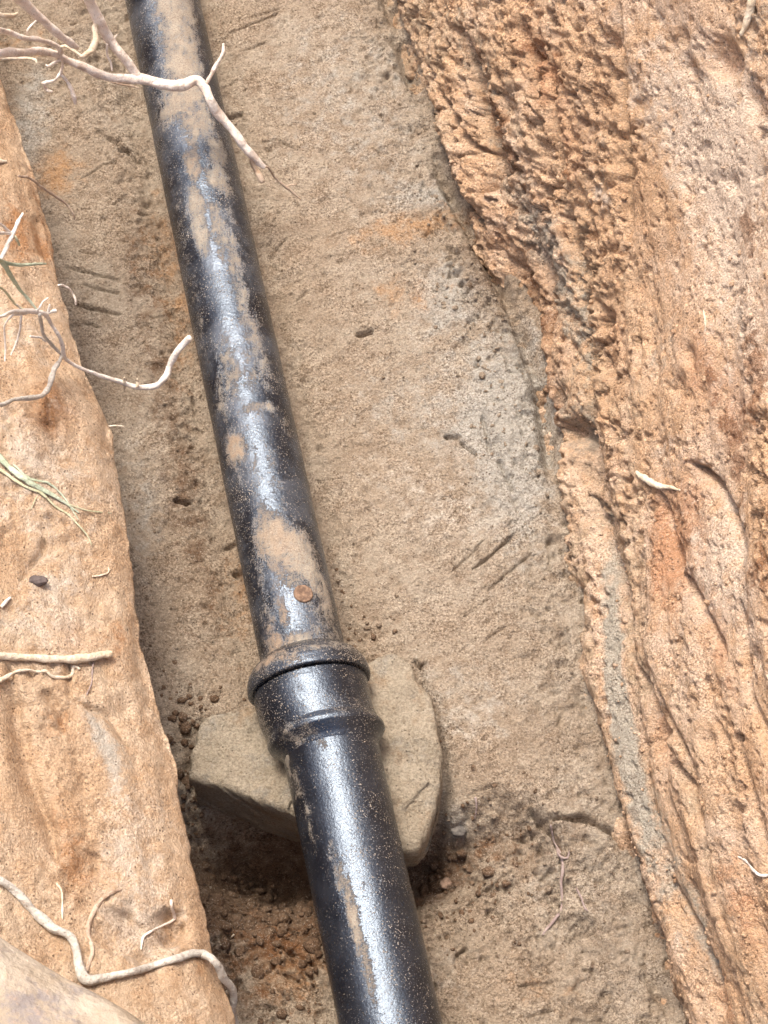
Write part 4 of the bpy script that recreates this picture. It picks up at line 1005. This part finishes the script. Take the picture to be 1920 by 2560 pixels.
# kinked rootlet
o = tube('rootlet', lay(crop(*C7, [(742, 575), (742, 600), (755, 640), (750, 660), (700, 685), (650, 710), (620, 735), (610, 785)]), 'bank', [8, 8, 8, 6.5, 6, 6, 6, 4], 1.6), M_ROOT, None, 73, kink=.2)
tag(o, 'thin kinked pink rootlet coming out of a hole in the bank near its lower edge', 'rootlet')
o = tube('rootlet', lay(crop(*C7, [(245, 500), (265, 530), (270, 570), (270, 640), (272, 655)]), 'bank', [5, 5, 5, 5, 3], 1.6), M_CREAM, None, 74)
tag(o, 'straw thin upright fibre on the bank above the bent grey root', 'rootlet')
o = tube('rootlet', lay(crop(*C7, [(955, 765), (985, 745), (1010, 722)]), 'floor', [4, 5, 4], 1.5), M_CREAM, None, 75)
tag(o, 'tiny straw fibre on the trench floor between the bank and the glossy pipe', 'rootlet')

# thick pale root at the bottom corner
bigm = NT('pale_bark')
c = bigm.mix(bigm.ramp(bigm.noise(9, 6, 0.6), 0.38, 0.62), (0.30, 0.235, 0.165), (0.40, 0.335, 0.26))
c = bigm.mix(bigm.ramp(bigm.noise(22, 7, 0.7), 0.47, 0.62, 0, 0.85), c, (0.20, 0.17, 0.16))
c = bigm.mix(bigm.ramp(bigm.noise(60, 5, 0.65), 0.56, 0.72, 0, 0.5), c, (0.42, 0.29, 0.19))
c = bigm.mix(bigm.ramp(bigm.noise(300, 3, 0.65), 0.60, 0.72, 0, 0.35), c, (0.34, 0.23, 0.15))
M_BARK = bigm.out(c, 0.8, 0.25, bigm.bump(bigm.math('ADD', bigm.noise(60, 6, 0.6), bigm.math('MULTIPLY', bigm.noise(18, 3), 1.2)), 0.9, 0.007))
zc = 0.50
up_edge = crop(*C7, [(-700, 270), (-300, 525), (-100, 655), (100, 800), (300, 925), (500, 1040), (700, 1165), (900, 1290), (1100, 1420)])
ue = np.array([at(x, y, zc) for x, y in up_edge])
tg = ue[-1] - ue[0]; tg /= np.linalg.norm(tg)
nr = np.array([tg[1], -tg[0], 0])
cen = ue[0] + np.outer((ue - ue[0]) @ tg, tg) + nr * 0.086
rad = 0.086 - (ue - ue[0]) @ nr
o = tube('thick_root', [(*p, r) for p, r in zip(cen, rad)], M_BARK, None, 77, sides=80, n=16, kink=.05, lumpy=.3)
tag(o, 'very thick pale barked root in the bottom left corner', 'root')
# rootlets in the right wall
o = tube('root', lay(crop(*C4, [(1095, 935), (1120, 955), (1160, 982), (1200, 998), (1240, 1000), (1280, 1012)]), 'wall', [9, 17, 17, 13, 9, 5], 0.6), M_CREAM, None, 90, kink=.5)
tag(o, 'short white root stub sticking out of the red patch on the right wall', 'root')
o = tube('rootlet', lay(crop(*C8, [(1535, 385), (1560, 395), (1590, 425), (1610, 450), (1640, 465), (1690, 462)]), 'wall', [4, 5, 6, 7, 7, 6], 1.4), M_WHITE, None, 91)
tag(o, 'thin white rootlet at the lower right edge of the clay wall', 'rootlet')
o = tube('root', lay(crop(*C2, [(1620, -60), (1590, 20), (1575, 80), (1545, 150)]), 'wall', [24, 24, 22, 12], 0.15), M_CREAM, None, 92, kink=.6)
tag(o, 'whitish root stump at the top right corner of the clay wall', 'root')
o = tube('rootlet', lay(crop(*C4, [(1385, 240), (1395, 290), (1392, 330)]), 'wall', [5, 6, 4], 1.3), M_CREAM, None, 93)
tag(o, 'tiny pale fibre in the upper right part of the clay wall', 'rootlet')
# dark rootlets on the floor
o = tube('rootlet', lay(crop(*C8, [(720, 250), (735, 320), (760, 365), (772, 430), (765, 500), (770, 560), (765, 610), (740, 650), (710, 690), (685, 722)]), 'floor', [5, 6, 8, 8, 7, 7, 7, 7, 7, 5], 1.4), M_DARKR, None, 94)
tag(o, 'dusky purple rootlet hanging down the small scarp on the trench floor', 'rootlet')
tube('branch', lay(crop(*C8, [(745, 345), (755, 380), (790, 390), (800, 360)]), 'floor', [5, 6, 5, 3], 1.4), M_DARKR, o, 95)
tube('branch', lay(crop(*C8, [(830, 520), (850, 560), (865, 600), (880, 620)]), 'floor', [4, 5, 5, 3], 1.4), M_DARKR, o, 96)
o = tube('rootlet', lay(crop(*C8, [(395, 130), (400, 170), (392, 220)]), 'floor', [5, 5, 3], 1.4), M_DARKR, None, 97)
tag(o, 'short dark rootlet just right of the long stone slab', 'rootlet')
